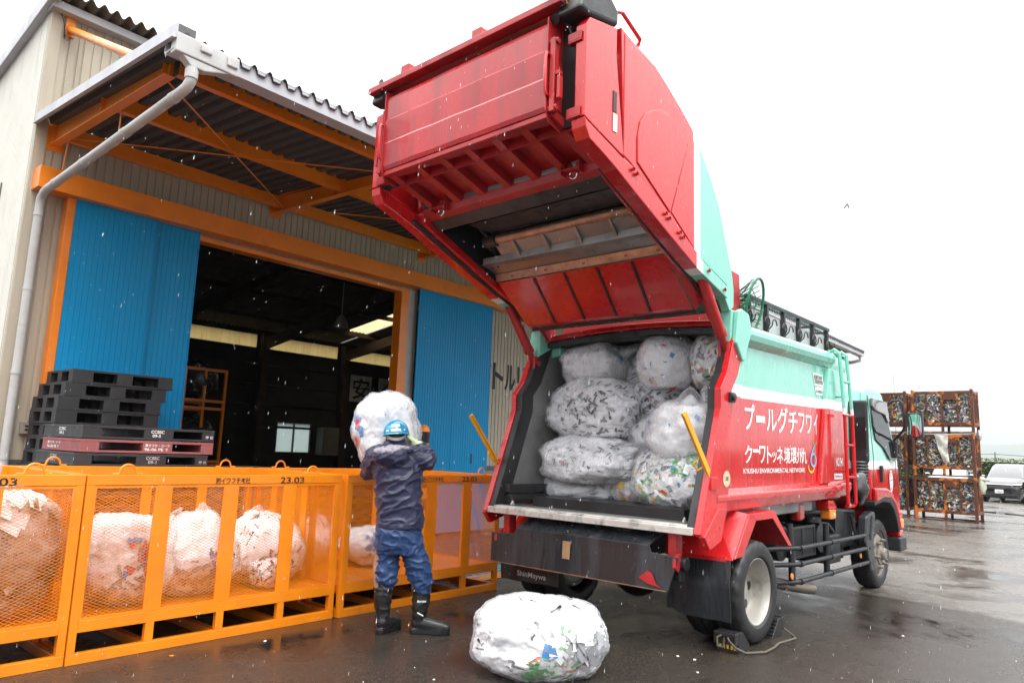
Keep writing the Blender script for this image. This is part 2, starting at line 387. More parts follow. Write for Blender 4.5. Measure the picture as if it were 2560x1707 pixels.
# ------------------------------------------------------------------ warehouse
XW, YF, XE, YB = 2.355, 9.3, 23.2, 20.0
wh = thing('warehouse', 'cream steel-clad warehouse with orange canopy, blue sliding doors and dark open bay', 'warehouse', (0, 0, 0))
def wpart(mb, name, m, par=None, **k): return mb.build(name, m, par or wh, **k)

def ribbed(mb, u0, u1, hz0, hz1, place, pitch=.1, gw=.024, dep=.013):
    """vertical folded cladding; place(u, out, h) -> point; hz1 may be a function of u"""
    f0 = hz0 if callable(hz0) else (lambda u: hz0); f1 = hz1 if callable(hz1) else (lambda u: hz1)
    us = []; k = u0
    while k < u1:
        e = min(u1, k + pitch)
        us += [(k, 0), (max(k, e - gw), 0), (max(k, e - gw * .8), -dep), (max(k, e - gw * .2), -dep)]
        k += pitch
    us.append((u1, 0)); n = len(us); vs = []
    for u, o in us: vs += [place(u, o, f0(u)), place(u, o, f1(u))]
    mb.add(vs, [(2 * i, 2 * i + 2, 2 * i + 3, 2 * i + 1) for i in range(n - 1)])
pf = lambda u, o, h: (u, YF - o, h)
mb = MB()
ribbed(mb, XW + .12, 2.735, 1.18, 6.42, pf); ribbed(mb, 2.735, 8.2, 4.16, 6.42, pf); ribbed(mb, 8.2, XE, 1.18, 6.42, pf)
wpart(mb, 'front_wall', m_cream, recalc=False)
mb = MB(); mb.box(XW - .004, XW + .12, YF - .016, YF + .1, 1.18, 6.44)
wpart(mb, 'corner_trim', m_cream, bev=.004)
mb = MB(); mb.box(XW, 2.735, YF + .01, YF + .15, 0, 1.12); mb.box(8.2, XE, YF + .01, YF + .15, 0, 1.12)
wpart(mb, 'concrete_base', m_conc, bev=.006)
mb = MB(); mb.box(XW - .01, 2.735, YF - .03, YF + .02, 1.12, 1.185); mb.box(8.2, XE, YF - .03, YF + .02, 1.12, 1.185)
wpart(mb, 'base_flashing', m_dark, bev=.003)
RS = -.154
roofz = lambda y: 6.44 + RS * (y - YF)
mb = MB(); ribbed(mb, YF, 25., 0, lambda y: roofz(y), lambda u, o, h: (XW + o - .0, u, h), .055, .012, .006)
wpart(mb, 'gable_wall', m_whites, recalc=False)
# louvre on the gable
mb = MB()
for i in range(9): mb.box(XW - .012, XW + .002, 10.35, 11.2, 3.55 + i * .11, 3.555 + i * .11)
mb.box(XW - .014, XW + .002, 10.33, 10.345, 3.5, 4.5)
wpart(mb, 'gable_louvre', m_dark)

def corr(mb, x0, x1, y0, y1, zf, pitch, amp, shape='sin', th=.01, sub=8):
    n = int((x1 - x0) / pitch * sub); top = []; 
    for i in range(n + 1):
        x = x0 + (x1 - x0) * i / n; ph = ((x - x0) / pitch) % 1
        if shape == 'sin': h = amp * .5 * (1 - math.cos(2 * math.pi * ph))
        else:
            h = amp * max(0, min(1, (abs(ph - .5) < .5) and (1.6 - abs(ph - .5) * 6.5)))
        top.append((x, h))
    vs = []
    for x, h in top: vs += [(x, y0, zf(y0) + h), (x, y1, zf(y1) + h), (x, y0, zf(y0) + h - th), (x, y1, zf(y1) + h - th)]
    fs = []
    for i in range(n):
        a, b = 4 * i, 4 * i + 4
        fs += [(a, b, b + 1, a + 1), (a + 2, a + 3, b + 3, b + 2), (a, a + 2, b + 2, b)]
    fs += [(0, 1, 3, 2), (4 * n, 4 * n + 2, 4 * n + 3, 4 * n + 1)]
    mb.add(vs, fs)
mb = MB(); zr = lambda y: roofz(y) + .04
SK = (13.75, 14.55, 14.8, 18.6)       # roof light
for x0, x1, y0, y1 in ((XW - .05, SK[0], 9.02, YB + .3), (SK[1], XE, 9.02, YB + .3), (SK[0], SK[1], 9.02, SK[2]), (SK[0], SK[1], SK[3], YB + .3)):
    corr(mb, x0, x1, y0, y1, zr, .143, .075)
wpart(mb, 'roof', m_slate, recalc=False, smooth=True, ang=50)
m_trl, n_, p_, out_ = newmat('translucent_sheet')
tl_ = n_.nodes.new('ShaderNodeBsdfTranslucent'); tl_.inputs[0].default_value = (.80, .70, .46, 1)
v_ = coords(n_, (9, 9, .6)); n_.links.new(mixc(n_, noise_(n_, v_, 1.5, 5), (.50, .42, .26), (.88, .80, .58)), tl_.inputs[0]); tp_ = n_.nodes.new('ShaderNodeBsdfTransparent'); tp_.inputs[0].default_value = (.97, .93, .80, 1); ms_ = n_.nodes.new('ShaderNodeMixShader'); ms_.inputs[0].default_value = .55; n_.links.new(tp_.outputs[0], ms_.inputs[1]); n_.links.new(tl_.outputs[0], ms_.inputs[2]); n_.links.new(ms_.outputs[0], out_.inputs[0])
mb = MB(); corr(mb, SK[0] + .004, SK[1] - .004, SK[2], SK[3], lambda y: zr(y) - .004, .143, .075, th=.004)
wpart(mb, 'roof_light', m_trl, recalc=False)
mb = MB(); mb.box(XW - .04, XE, 9.16, YF + .03, 6.385, 6.485); wpart(mb, 'eave_trim', m_trim, bev=.006)
mb = MB()
for a, b, z0, z1 in ((9.0, 25., -.02, .10),):
    mb.add([(XW - .09, a, roofz(a) + z0), (XW + .02, a, roofz(a) + z0), (XW + .02, a, roofz(a) + z1 + .06), (XW - .09, a, roofz(a) + z1 + .06),
            (XW - .09, b, roofz(b) + z0), (XW + .02, b, roofz(b) + z0), (XW + .02, b, roofz(b) + z1 + .06), (XW - .09, b, roofz(b) + z1 + .06)],
           [(0, 1, 2, 3), (4, 7, 6, 5), (0, 4, 5, 1), (1, 5, 6, 2), (2, 6, 7, 3), (3, 7, 4, 0)])
wpart(mb, 'barge_board', m_fascia, bev=.01)
# interior shell
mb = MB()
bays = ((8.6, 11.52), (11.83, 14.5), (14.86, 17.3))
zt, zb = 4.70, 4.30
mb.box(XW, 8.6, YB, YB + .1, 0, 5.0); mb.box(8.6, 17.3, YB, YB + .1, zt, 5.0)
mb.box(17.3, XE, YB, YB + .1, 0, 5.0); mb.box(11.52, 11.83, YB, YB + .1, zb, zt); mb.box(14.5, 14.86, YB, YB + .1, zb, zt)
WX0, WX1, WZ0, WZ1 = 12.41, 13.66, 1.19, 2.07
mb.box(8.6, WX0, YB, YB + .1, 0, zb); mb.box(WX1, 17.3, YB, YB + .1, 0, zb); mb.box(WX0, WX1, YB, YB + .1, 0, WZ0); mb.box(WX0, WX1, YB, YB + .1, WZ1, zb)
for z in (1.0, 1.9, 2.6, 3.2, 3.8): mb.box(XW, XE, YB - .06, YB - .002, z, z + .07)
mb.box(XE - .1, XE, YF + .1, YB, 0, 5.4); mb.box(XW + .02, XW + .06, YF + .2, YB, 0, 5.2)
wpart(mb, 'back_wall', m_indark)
mb = MB()
for a, b in bays:
    k = int((b - a) / .55)
    for i in range(k): mb.box(a + (b - a) * i / k, a + (b - a) * (i + 1) / k - .006, YB + .02, YB + .03, zb, zt)
    mb.box(a, b, YB + .031, YB + .036, zb, zt); wpart(mb, 'window_strip', m_trl); mb = MB()
pass
mb = MB()
m_frost, n_, p_, out_ = newmat('frosted_pane'); tl_ = n_.nodes.new('ShaderNodeBsdfTranslucent'); tl_.inputs[0].default_value = (.6, .66, .64, 1); tp_ = n_.nodes.new('ShaderNodeBsdfTransparent'); tp_.inputs[0].default_value = (.55, .62, .60, 1); ms_ = n_.nodes.new('ShaderNodeMixShader'); ms_.inputs[0].default_value = .6; n_.links.new(tp_.outputs[0], ms_.inputs[1]); n_.links.new(tl_.outputs[0], ms_.inputs[2]); n_.links.new(ms_.outputs[0], out_.inputs[0])
win = MB(); xm = (WX0 + WX1) / 2
for a, b in ((WX0, WX0 + .03), (xm - .02, xm + .02), (WX1 - .03, WX1)): win.box(a, b, YB - .02, YB + .06, WZ0, WZ1)
win.box(WX0, WX1, YB - .021, YB + .061, WZ0 - .03, WZ0); win.box(WX0, WX1, YB - .021, YB + .061, WZ1, WZ1 + .03)
wo_ = wpart(win, 'back_window', m_dark)
mb = MB(); mb.box(WX0 + .03, xm - .02, YB + .02, YB + .026, WZ0, WZ1); mb.box(xm + .02, WX1 - .03, YB + .02, YB + .026, WZ0, WZ1)
mb.build('pane', m_frost, wo_)
mb = MB()
for x in (5.4, 8.5, 11.67, 14.68, 17.5): mb.box(x - .11, x + .11, YB - .3, YB - .07, 0, 4.75)
for x in (8.3,): mb.box(x - .08, x + .1, YF + .2, YF + .4, 0, 5.5)
for x in (5.4, 8.5, 11.67, 14.68, 17.5):
    mb.beam((x, YF + .3, roofz(YF) - .42), (x, YB - .1, roofz(YB) - .40), .13, .30)
for y in (11., 12.8, 14.7, 16.6, 18.5): mb.box(XW + .1, XE - .2, y, y + .06, roofz(y) - .13, roofz(y) - .01)
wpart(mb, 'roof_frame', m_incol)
m_signw = mat('sign_board', (.55, .54, .48), .6)
for x0, ch in ((15.0, '安'), (16.22, '全'), (17.44, '第')):
    mb = MB(); mb.box(x0, x0 + .9, YB - .12, YB - .09, 2.93, 3.83); sg = wpart(mb, 'safety_sign', m_signw)
    rough_text('lettering', ch, .70, .72, m_txtk, sg, (x0 + .1, YB - .124, 3.02), (1, 0, 0), (0, 0, 1))
mb = MB(); mb.box(13.82, 14.45, YB - .45, YB - .08, 1.12, 2.0); wpart(mb, 'wall_cabinet', mat('cabinet', (.20, .19, .16), .5), bev=.01)
mb = MB(); mb.tube([(10.17, 14, 5.3), (10.17, 14, 4.5)], .01); mb.lathe([(.03, 4.52), (.09, 4.45), (.15, 4.30), (.16, 4.22)], (10.17, 14, 0), n=20)
wpart(mb, 'pendant_lamp', m_trim, smooth=True)

# doors
def door(u0, u1, y, z0, z1, grooves=.062):
    mb = MB(); mb.box(u0, u1, y + .012, y + .045, z0, z1)
    ribbed(mb, u0, u1, z0, z1, lambda u, o, h: (u, y - o, h), grooves, .007, .005)
    mb.box(u0, u0 + .012, y - .006, y + .044, z0, z1); mb.box(u1 - .012, u1, y - .006, y + .044, z0, z1); mb.box(u0 + .012, u1 - .012, y - .006, y + .012, z1 - .012, z1)
    return mb
d1 = door(2.825, 3.775, 9.17, .03, 4.205).build('sliding_door', m_blue, wh, recalc=False)
d1b = door(3.775, 4.348, 9.225, .03, 4.205).build('sliding_door', m_blue, wh, recalc=False)
d2 = door(8.255, 9.19, 9.175, .03, 4.195).build('sliding_door', m_blue, wh, recalc=False)
d3 = door(9.194, 10.165, 9.175, .03, 4.195).build('sliding_door', m_blue, wh, recalc=False)
mb = MB(); mb.box(9.72, 9.75, 9.165, 9.172, 1.22, 1.40); mb.build('handle', m_black, d3)
mb = MB(); mb.box(2.735, 2.822, 9.16, 9.42, .01, 4.19); mb.box(7.935, 8.11, 9.27, 9.47, .01, 4.165)
mb.box(4.352, 8.108, 9.268, 9.46, 4.10, 4.165)
wpart(mb, 'door_frame', m_orange_shade, bev=.006)
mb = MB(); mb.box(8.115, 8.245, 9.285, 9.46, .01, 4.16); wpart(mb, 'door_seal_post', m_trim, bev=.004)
mb = MB(); mb.box(2.39, 10.7, 9.05, 9.283, 4.195, 4.445); wpart(mb, 'door_rail_cover', m_orange_shade, bev=.006)
for i, ch in enumerate('ボトルリサイクル'):
    rough_text('wall_lettering', ch, .33 if ch != 'リ' else .26, .52, m_txtk, wh, (10.0 + i * .365 + (.02 if ch == 'リ' else 0), YF - .0035, 2.65), (1, 0, 0), (0, 0, 1), bold=.03)
mb = MB(); mb.box(2.60, 2.71, YF - .06, YF, 1.46, 1.60); ob = wpart(mb, 'socket_box', mat('socket', (.28, .25, .21), .5), bev=.01)
mb = MB(); mb.box(2.64, 2.67, YF - .064, YF - .06, 1.54, 1.56); mb.box(2.64, 2.67, YF - .064, YF - .06, 1.50, 1.52); mb.build('socket_hole', m_black, ob)

# canopy
cp = bpy.data.objects.new('canopy', None); C.objects.link(cp); cp.parent = wh
cz = lambda y: 5.065 - (YF - y) * .072
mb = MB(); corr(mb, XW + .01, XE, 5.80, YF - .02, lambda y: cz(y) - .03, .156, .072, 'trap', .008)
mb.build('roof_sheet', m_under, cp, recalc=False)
mb = MB(); mb.box(XW, XE, 5.84, 5.99, 4.69, 4.70); mb.box(XW, XE, 5.828, 5.84, 4.69, 4.825); mb.box(XW, XE, 5.99, 6.0, 4.69, 4.82)
for x in range(4, 24, 2): mb.box(x + .3, x + .303, 5.826, 5.828, 4.69, 4.825)
mb.box(XW, XE, 5.826, 5.84, 4.825, 4.835)
mb.build('front_gutter', m_fascia, cp)
mb = MB()
a, b = (XW - .012, 5.80), (XW - .012, YF)
mb.add([(XW - .012, 5.80, 4.775), (XW + .012, 5.80, 4.775), (XW + .012, 5.80, 4.905), (XW - .012, 5.80, 4.905), (XW - .012, YF, 4.985), (XW + .012, YF, 4.985), (XW + .012, YF, 5.105), (XW - .012, YF, 5.105)],
       [(0, 1, 2, 3), (4, 7, 6, 5), (0, 4, 5, 1), (1, 5, 6, 2), (2, 6, 7, 3), (3, 7, 4, 0)])
mb.beam((XW - .02, 5.80, 4.772), (XW - .02, YF, 4.982), .03, .012)
mb.build('side_fascia', m_fascia, cp, bev=.002)
mb = MB(); mb.prism([(5.80, 4.905), (5.80, 4.835), (6.0, 4.835), (5.96, 4.935)], XW + .013, XW + .16, 'x'); mb.build('edge_cap', m_dark, cp)
for x in (2.56, 5.45, 8.35, 11.25, 14.15, 17.05, 19.95, 22.8):
    mb = MB(); mb.ibeam((x, YF + .0, 4.785), (x, 6.34, 4.695), .10, .25)
    for t in (.02, .5, .98):
        y = YF + (6.34 - YF) * t; z = 4.785 + (4.695 - 4.785) * t
        mb.box(x - .048, x + .048, y - .005, y + .005, z + .01, z + .24)
    mb.box(x - .1, x + .1, YF - .012, YF - .002, 4.72, 5.08)
    mb.build('canopy_beam', m_orange_shade, cp, bev=.002)
for y, z, h in ((9.10, 4.83, .16), (7.62, 4.765, .20), (6.30, 4.72, .225)):
    mb = MB()
    mb.box(2.62, XE - .3, y - .004, y + .004, z, z + h); mb.box(2.62, XE - .3, y + .005, y + .075, z, z + .008); mb.box(2.62, XE - .3, y + .005, y + .075, z + h - .008, z + h)
    mb.build('purlin', m_orange_shade, cp)
for i, x in enumerate((2.6, 5.5, 8.4)):
    for p, q in (((x, 6.5, 4.72), (x + 2.8, 9.0, 4.80)), ((x, 9.0, 4.82), (x + 2.8, 6.5, 4.74))):
        mb = MB(); mb.tube([p, q], .008, 6); mb.build('tie_rod', m_orange_shade, cp)
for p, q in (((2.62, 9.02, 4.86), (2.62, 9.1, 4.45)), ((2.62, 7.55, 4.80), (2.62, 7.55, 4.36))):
    mb = MB(); mb.tube([p, q], .008, 6); mb.build('hanger_rod', m_orange_shade, cp)
for x in (2.55, 5.45, 8.35, 11.25, 14.15, 17.05):
    mb = MB(); mb.tube([(x, YF, 6.27), (x, YF - .06, 6.22), (x, 6.75, 4.95)], .045, 12); mb.box(x - .05, x + .05, YF - .03, YF - .002, 6.15, 6.38)
    mb.build('canopy_brace', m_orange, cp, smooth=True)
mb = MB(); mb.tube([(2.42, YF - .02, 6.45), (2.47, YF - .08, 6.25), (2.5, YF - .03, 6.1), (2.52, YF - .1, 6.05), (2.5, YF - .05, 6.2)], .006, 5); mb.build('cable', m_black, cp)
# rain water head and pipe
mb = MB(); mb.box(2.36, 2.92, 5.79, 5.90, 4.66, 4.83); mb.prism([(2.42, 4.66), (2.86, 4.66), (2.62, 4.585), (2.50, 4.585)], 5.80, 5.89, 'y'); mb.box(2.56, 2.66, 5.77, 5.79, 4.74, 4.80); mb.box(2.80, 2.90, 5.77, 5.79, 4.72, 4.81)
hd = mb.build('gutter_head', m_pipe, wh, bev=.012)
mb = MB(); pp = [(2.53, 5.84, 4.60), (2.53, 5.84, 4.47), (2.52, 5.88, 4.42), (2.51, 5.96, 4.395), (2.47, 8.95, 4.175), (2.465, 9.06, 4.155), (2.46, 9.135, 4.09), (2.46, 9.15, 4.0), (2.46, 9.15, 0)]
mb.tube(pp, .046, 14)
def ring(mb, p, q, r, t=.03):
    p = Vector(p); q = Vector(q); d = (q - p).normalized(); mb.tube([p - d * t, p + d * t], r, 14)
for t in (.04, .36, .68, .93):
    P, Q = Vector(pp[3]), Vector(pp[4]); ring(mb, P.lerp(Q, t), Q, .051)
for z in (3.9, 3.05, 2.12, 1.2): ring(mb, (2.46, 9.15, z), (2.46, 9.15, 0), .052, .016)
ring(mb, (2.53, 5.84, 4.53), (2.53, 5.84, 4), .054, .04)
mb.build('downpipe', m_pipe, wh, smooth=True)
# far end of the canopy
mb = MB(); mb.tube([(XE - .15, 5.9, 4.69), (XE - .15, 5.9, 4.55), (XE - .2, 6.1, 4.5), (XE - .4, 8.9, 4.4), (XE - .4, 9.2, 4.2), (XE - .4, 9.2, 0)], .05, 10); mb.build('downpipe', m_pipe, wh, smooth=True)

# bales in orange racks inside the hall
bc = thing('bale_rack', 'dim orange steel rack holding dark plastic bales inside the hall', 'rack', (0, 0, 0))
mb = MB()
for x in (6.12, 6.5, 6.9):
    for y in (13, 13.9): mb.box(x - .025, x + .025, y - .025, y + .025, 0, 2.78)
for z in (.2, .98, 1.05, 2.02, 2.16, 2.74):
    mb.box(6.1, 6.92, 12.97, 13.03, z, z + .05); mb.box(6.1, 6.92, 13.87, 13.93, z, z + .05)
mb.build('frame', m_orange_shade, bc)
rnd = random.Random(5)
m_bale = mat('dark_bale', (.03, .032, .03), .25, var=.5, vs=9, bump=.02, bs=14)
for i, (z, h) in enumerate(((.3, .62), (1.16, .78), (2.24, .72))):
    mb = MB(); mb.ell((6.51, 13.45, z + h / 2), (.42, .5, h / 2), 24, 16)
    mb.v = [tuple(Vector(v) + Vector((fbm(Vector(v) * 4 + Vector((i, 0, 0))), fbm(Vector(v) * 4 + Vector((9, i, 0))), fbm(Vector(v) * 4))) * .05) for v in mb.v]
    tag(mb.build('plastic_bale', m_bale, smooth=True, ang=80), ['dark plastic bale in the bottom of the rack inside the hall', 'dark plastic bale in the middle of the rack inside the hall', 'rounded dark bale on top of the rack inside the hall'][i], 'bale', 'bales inside the hall')
# bollard
bo = thing('bollard', 'orange and black striped round-topped bollard before the right blue door', 'bollard', (7.63, 8.2, 0))
m_bo = mat('bollard_orange', (.78, .22, .01), .35)
prev = 0
for i, z in enumerate((.55, .72, .88, 1.05, 1.21, 1.375, 1.55, 1.72)):
    mb = MB(); mb.lathe([(.088, prev), (.088, z)], n=24, cap=True); mb.build('band', m_black if i % 2 == 1 else m_bo, bo, smooth=True); prev = z
mb = MB(); mb.lathe([(.088, 1.72), (.084, 1.76), (.066, 1.795), (.035, 1.82), (.002, 1.828)], n=24); mb.build('cap', m_bo, bo, smooth=True)

# ------------------------------------------------------------------ orange mesh cages
def mesh_sheet(w, h, a=.044, b=.0215, t=.0027):
    mb = MB(); s = b / a
    def seg(p, q):
        d = Vector((q[0] - p[0], 0, q[1] - p[1])); L = d.length
        if L < .004: return
        n_ = Vector((-d.z, 0, d.x)).normalized() * t * .5
        P = Vector((p[0], 0, p[1])); Q = Vector((q[0], 0, q[1])); o = Vector((0, .0012, 0))
        mb.add([P - n_ - o, P + n_ - o, Q + n_ - o, Q - n_ - o, P - n_ + o, P + n_ + o, Q + n_ + o, Q - n_ + o],
               [(0, 1, 2, 3), (4, 7, 6, 5), (0, 3, 7, 4), (1, 5, 6, 2)])
    k = -math.ceil(w * s / b)
    while k * b < h:
        c0 = k * b
        x0 = max(0, -c0 / s); x1 = min(w, (h - c0) / s)
        if x1 > x0: seg((x0, c0 + s * x0), (x1, c0 + s * x1)); seg((w - x0, c0 + s * x0), (w - x1, c0 + s * x1))
        k += 1
    return mb
CW, CD, CH = 2.075, 1.52, 1.215
sheet_f = sheet_s = None
def make_cage(label, x0, y0, seam=True):
    global sheet_f, sheet_s
    t = thing('mesh_cage', label, 'cage', (x0, y0, 0), 0, 'orange mesh cages in a row')
    W, D, H = CW, CD, CH
    mb = MB(); p = .05
    for x in (0, W - p):
        for y in (0, D - p): mb.box(x, x + p, y, y + p, .068, H - .07)
    for y in (0, D - p):
        mb.box(0, W, y, y + p, 0, .068); mb.box(p, W - p, y + .002, y + p - .002, .198, .272); mb.box(0, W, y - .001, y + p, H - .07, H)
        for i in (1, 2, 3):
            xc = W * i / 4; mb.box(xc - .03, xc + .03, y + .003, y + p - .004, .068, .198); mb.box(xc - .045, xc + .045, y + .001, y + .02, .272, H - .07)
    for x in (0, W - p):
        mb.box(x + .001, x + p - .001, p, D - p, 0, .066); mb.box(x + .003, x + p - .003, p, D - p, .2, .27); mb.box(x, x + p, p, D - p, H - .069, H - .001)
        for i in (1, 2):
            yc = D * i / 3; mb.box(x + .004, x + p - .004, yc - .04, yc + .04, .066, .2); mb.box(x + .012, x + .03, yc - .045, yc + .045, .27, H - .07)
    for i in (1, 2, 3): xc = W * i / 4; mb.box(xc - .03, xc + .03, p, D - p, .001, .064)
    mb.build('frame', m_orange, t, bev=.003)
    mb = MB()                                            # flat rims that clamp the mesh, one per bay
    for y in (-.001,):
        for i in range(4):
            a = W * i / 4 + (.05 if i == 0 else .045); b = W * (i + 1) / 4 - (.05 if i == 3 else .045)
            for q in ((a, a + .016), (b - .016, b)): mb.box(q[0], q[1], y + .004, y + .016, .275, H - .073)
            mb.box(a, b, y + .0045, y + .0155, .273, .29); mb.box(a, b, y + .0045, y + .0155, H - .09, H - .073)
    mb.build('mesh_rim', m_orange, t)
    if sheet_f is None:
        f = mesh_sheet(W - 2 * p, H - .07 - .27).build('mesh_panel', m_orange, t, recalc=False); f.location = (p, .022, .27); sheet_f = f.data
        g_ = mesh_sheet(D - 2 * p, H - .07 - .27).build('mesh_panel', m_orange, t, recalc=False); g_.location = (.034, p, .27); g_.rotation_euler.z = R(90); sheet_s = g_.data
    else:
        for me, l, rz in ((sheet_f, (p, .022, .27), 0), (sheet_s, (.034, p, .27), R(90))):
            f = bpy.data.objects.new('mesh_panel', me); C.objects.link(f); f.parent = t; f.location = l; f.rotation_euler.z = rz
    for me, l, rz in ((sheet_f, (p, D - .022, .27), 0), (sheet_s, (W - .034, p, .27), R(90))):
        f = bpy.data.objects.new('mesh_panel', me); C.objects.link(f); f.parent = t; f.location = l; f.rotation_euler.z = rz
    mb = MB(); mb.box(p, W - p, p, D - p, .255, .262); mb.build('floor_plate', m_orange, t)
    for x, y in ((.26, .02), (W - .3, .02), (.26, D - .03), (W - .3, D - .03)):
        mb = MB(); pts = [(x - .06, y, H + .006)] + [(x - .052 * math.cos(a), y, H + .02 + .05 * math.sin(a)) for a in [R(d) for d in range(0, 181, 20)]] + [(x + .06, y, H + .006)]
        pts = [(x - .1, y, H + .006)] + pts + [(x + .1, y, H + .006)]
        mb.tube(pts, .008, 8); mb.build('lifting_lug', m_orange, t, smooth=True)
    for tx, x, w_ in (('㈱イワフチ本社', .90, .285), ('23.03', 1.455, .225)):
        rough_text('lettering', tx, w_, .05, m_txtk, t, (x, -.0045, H - .068), (1, 0, 0), (0, 0, 1))
    return t
make_cage('orange mesh cage holding bags of white film and brown cardboard', -.16, 5.325)
make_cage('orange mesh cage with white bags, between the two other orange cages', 1.922, 5.315)
make_cage('nearly empty orange mesh cage behind the worker, nearest the truck', 4.035, 5.288)

# ------------------------------------------------------------------ pallets
def pallet_a(name, label, m, loc, rz, group):
    """open box pallet: nine legs, top deck with drain slots, bottom frame"""
    t = thing(name, label, 'pallet', loc, rz, group); L, W, H = 1.04, .80, .142
    mb = MB()
    for i in range(3):
        for j in range(3):
            x = (0, L / 2 - .08, L - .16)[i]; y = (0, W / 2 - .06, W - .12)[j]; mb.box(x, x + (.2 if i != 1 else .16) - (.04 if i == 2 else 0), y, y + .12, .018, H - .02)
    mb.box(0, L, 0, W, H - .022, H)
    for i in range(12): mb.box(.03 + i * .084, .05 + i * .084, .03, W - .03, H, H + .003)
    for y in (0, W / 2 - .06, W - .12): mb.box(-.005, L + .005, y - .003, y + .123, 0, .018)
    for x in (0, L / 2 - .08, L - .16): mb.box(x - .003, x + .163, .12, W - .12, 0.001, .017)
    mb.build('deck', m, t, bev=.004)
    return t
rnd = random.Random(3)
offs = [(0.02, 0, 0), (-.11, .0, 0), (-.13, .02, 0), (-.10, .02, 0), (-.055, .0, 0), (-.075, .0, 0), (-.075, .0, 0), (-.03, 0, 0), (.03, .0, 0)]
order = ['lowest', 'second lowest', 'third from the ground', 'fourth from the ground', 'fifth from the ground', 'sixth from the ground', 'seventh from the ground', 'eighth from the ground', 'ninth from the ground']
xs = [2.60, 2.59, 2.58, 2.59, 2.585, 2.59, 2.60, 2.605, 2.585, 2.585, 2.59, 2.61, 2.66, 2.72]
lab = ['topmost black pallet of the tall stack before the left blue door', 'second black pallet from the top of the tall stack by the door', 'third black pallet from the top of the tall stack by the door', 'fourth black pallet from the top of the tall stack by the door',
       'fifth black pallet from the top of the tall stack by the door', 'sixth black pallet from the top of the tall stack by the wall', 'seventh black pallet from the top of the tall stack by the wall', 'eighth black pallet from the top of the tall stack by the wall', 'ninth black pallet from the top, just above the cage rail']
pitch = .144
# tops measured from the photograph: topmost deck at 2.16 m
tops = [2.16 - i * pitch for i in range(15)]
dxs = [.02, -.035, -.085, -.09, -.08, -.105, -.12, -.135, -.13, -.12, -.13, -.12, -.12, -.12, -.12]
for i in range(15):
    if i < 9:
        l = lab[i]; pallet_a('pallet', l, m_pal, (2.735 + dxs[i], 8.36, tops[i] - .142), R(rnd.uniform(-1.2, 1.2)), 'black pallets in the tall stack')
    else:
        pallet_a('pallet', '%s black pallet from the top of the tall stack, hidden behind the cages' % ('tenth', 'eleventh', 'twelfth', 'thirteenth', 'fourteenth', 'fifteenth')[i - 9], m_pal, (2.735 + dxs[i], 8.36, tops[i] - .142), R(rnd.uniform(-1.2, 1.2)), 'black pallets in the tall stack')
def pallet_b(name, label, m, loc, rz, group, words, wm):
    """closed-sided pallet with two fork slots in its long face"""
    t = thing(name, label, 'pallet', loc, rz, group); L, W, H = 1.185, .96, .112
    mb = MB()
    for a, b in ((0, .145), (.515, .785), (1.065, L)): mb.box(a, b, 0, W, .018, H - .02)
    mb.box(-.002, L + .002, -.002, W + .002, H - .022, H); mb.box(-.002, L + .002, -.002, W + .002, 0, .019); mb.build('deck', m, t, bev=.003)
    for tx, face, a, z, w_, h_ in words:
        if face == 'f': rough_text('lettering', tx, w_, h_, wm, t, (a, -.0045, z), (1, 0, 0), (0, 0, 1))
        else: rough_text('lettering', tx, w_, h_, wm, t, (-.0045, W - a, z), (0, -1, 0), (0, 0, 1))
    return t
m_txtf = mat('faded_white_lettering', (.50, .50, .50), .5, dirt=.4, dcol=(.1, .1, .1), ds=30)
wA = [('CCBSC', 'f', .575, .062, .12, .028), ('09-5', 'f', .59, .026, .075, .028), ('PP  R1', 'f', 1.10, .03, .07, .026), ('CCBSC', 's', .40, .062, .17, .028), ('09-5', 's', .42, .026, .11, .028)]
wB = [('富士コカ・コーラ', 'f', .535, .06, .22, .026), ('96-06 PE ↑', 'f', .53, .022, .22, .028), ('富士コカ・コーラ', 's', .15, .06, .32, .026), ('96-06 PE ↑', 's', .15, .022, .30, .028)]
wC = [('CCBSC', 'f', .60, .062, .12, .028), ('09-1', 'f', .62, .026, .075, .028), ('PP  R1', 'f', 1.10, .03, .07, .026), ('CCBSC', 's', .40, .062, .17, .028), ('09-1', 's', .42, .026, .11, .028)]
ps = .1204
spec = [(wA, m_pal, m_txtw, 0, 'topmost lettered black pallet of the near stack, marked 09-5'), (wB, m_palp, m_txtw, 0.0, 'dusty pink pallet with white lettering in the near stack'),
        (wC, m_pal, m_txtf, -.045, 'black pallet marked 09-1 under the dusty pink pallet')]
for i in range(13):
    wd, m, wm, dx, l = spec[i] if i < 3 else (wB if i % 2 else wC, m_palp if i % 2 == 1 else (m_palg if i % 4 == 0 else m_palp), m_txtf, 0 if i % 3 else -.03, '%s pallet from the top of the lettered stack, seen through orange mesh' % ('fourth', 'fifth', 'sixth', 'seventh', 'eighth', 'ninth', 'tenth', 'eleventh', 'twelfth', 'thirteenth')[i - 3])
    pallet_b('pallet', l, m, (2.395 + dx, 6.86, 1.565 - .112 - i * ps), 0, 'lettered pallets in the near stack', wd if i < 6 else [], wm)
for i in range(8):
    l = 'grey plastic pallet on top of the low pile beside the lettered stack' if i == 0 else '%s grey pallet of the low pile beside the lettered stack' % ('', 'second', 'third', 'fourth', 'fifth', 'sixth', 'seventh', 'eighth')[i]
    pallet_a('pallet', l, m_palg, (4.12 - i * .01, 7.9, 1.16 - .142 - i * .145), R(2 - i * .6), 'grey pallets in the low pile')

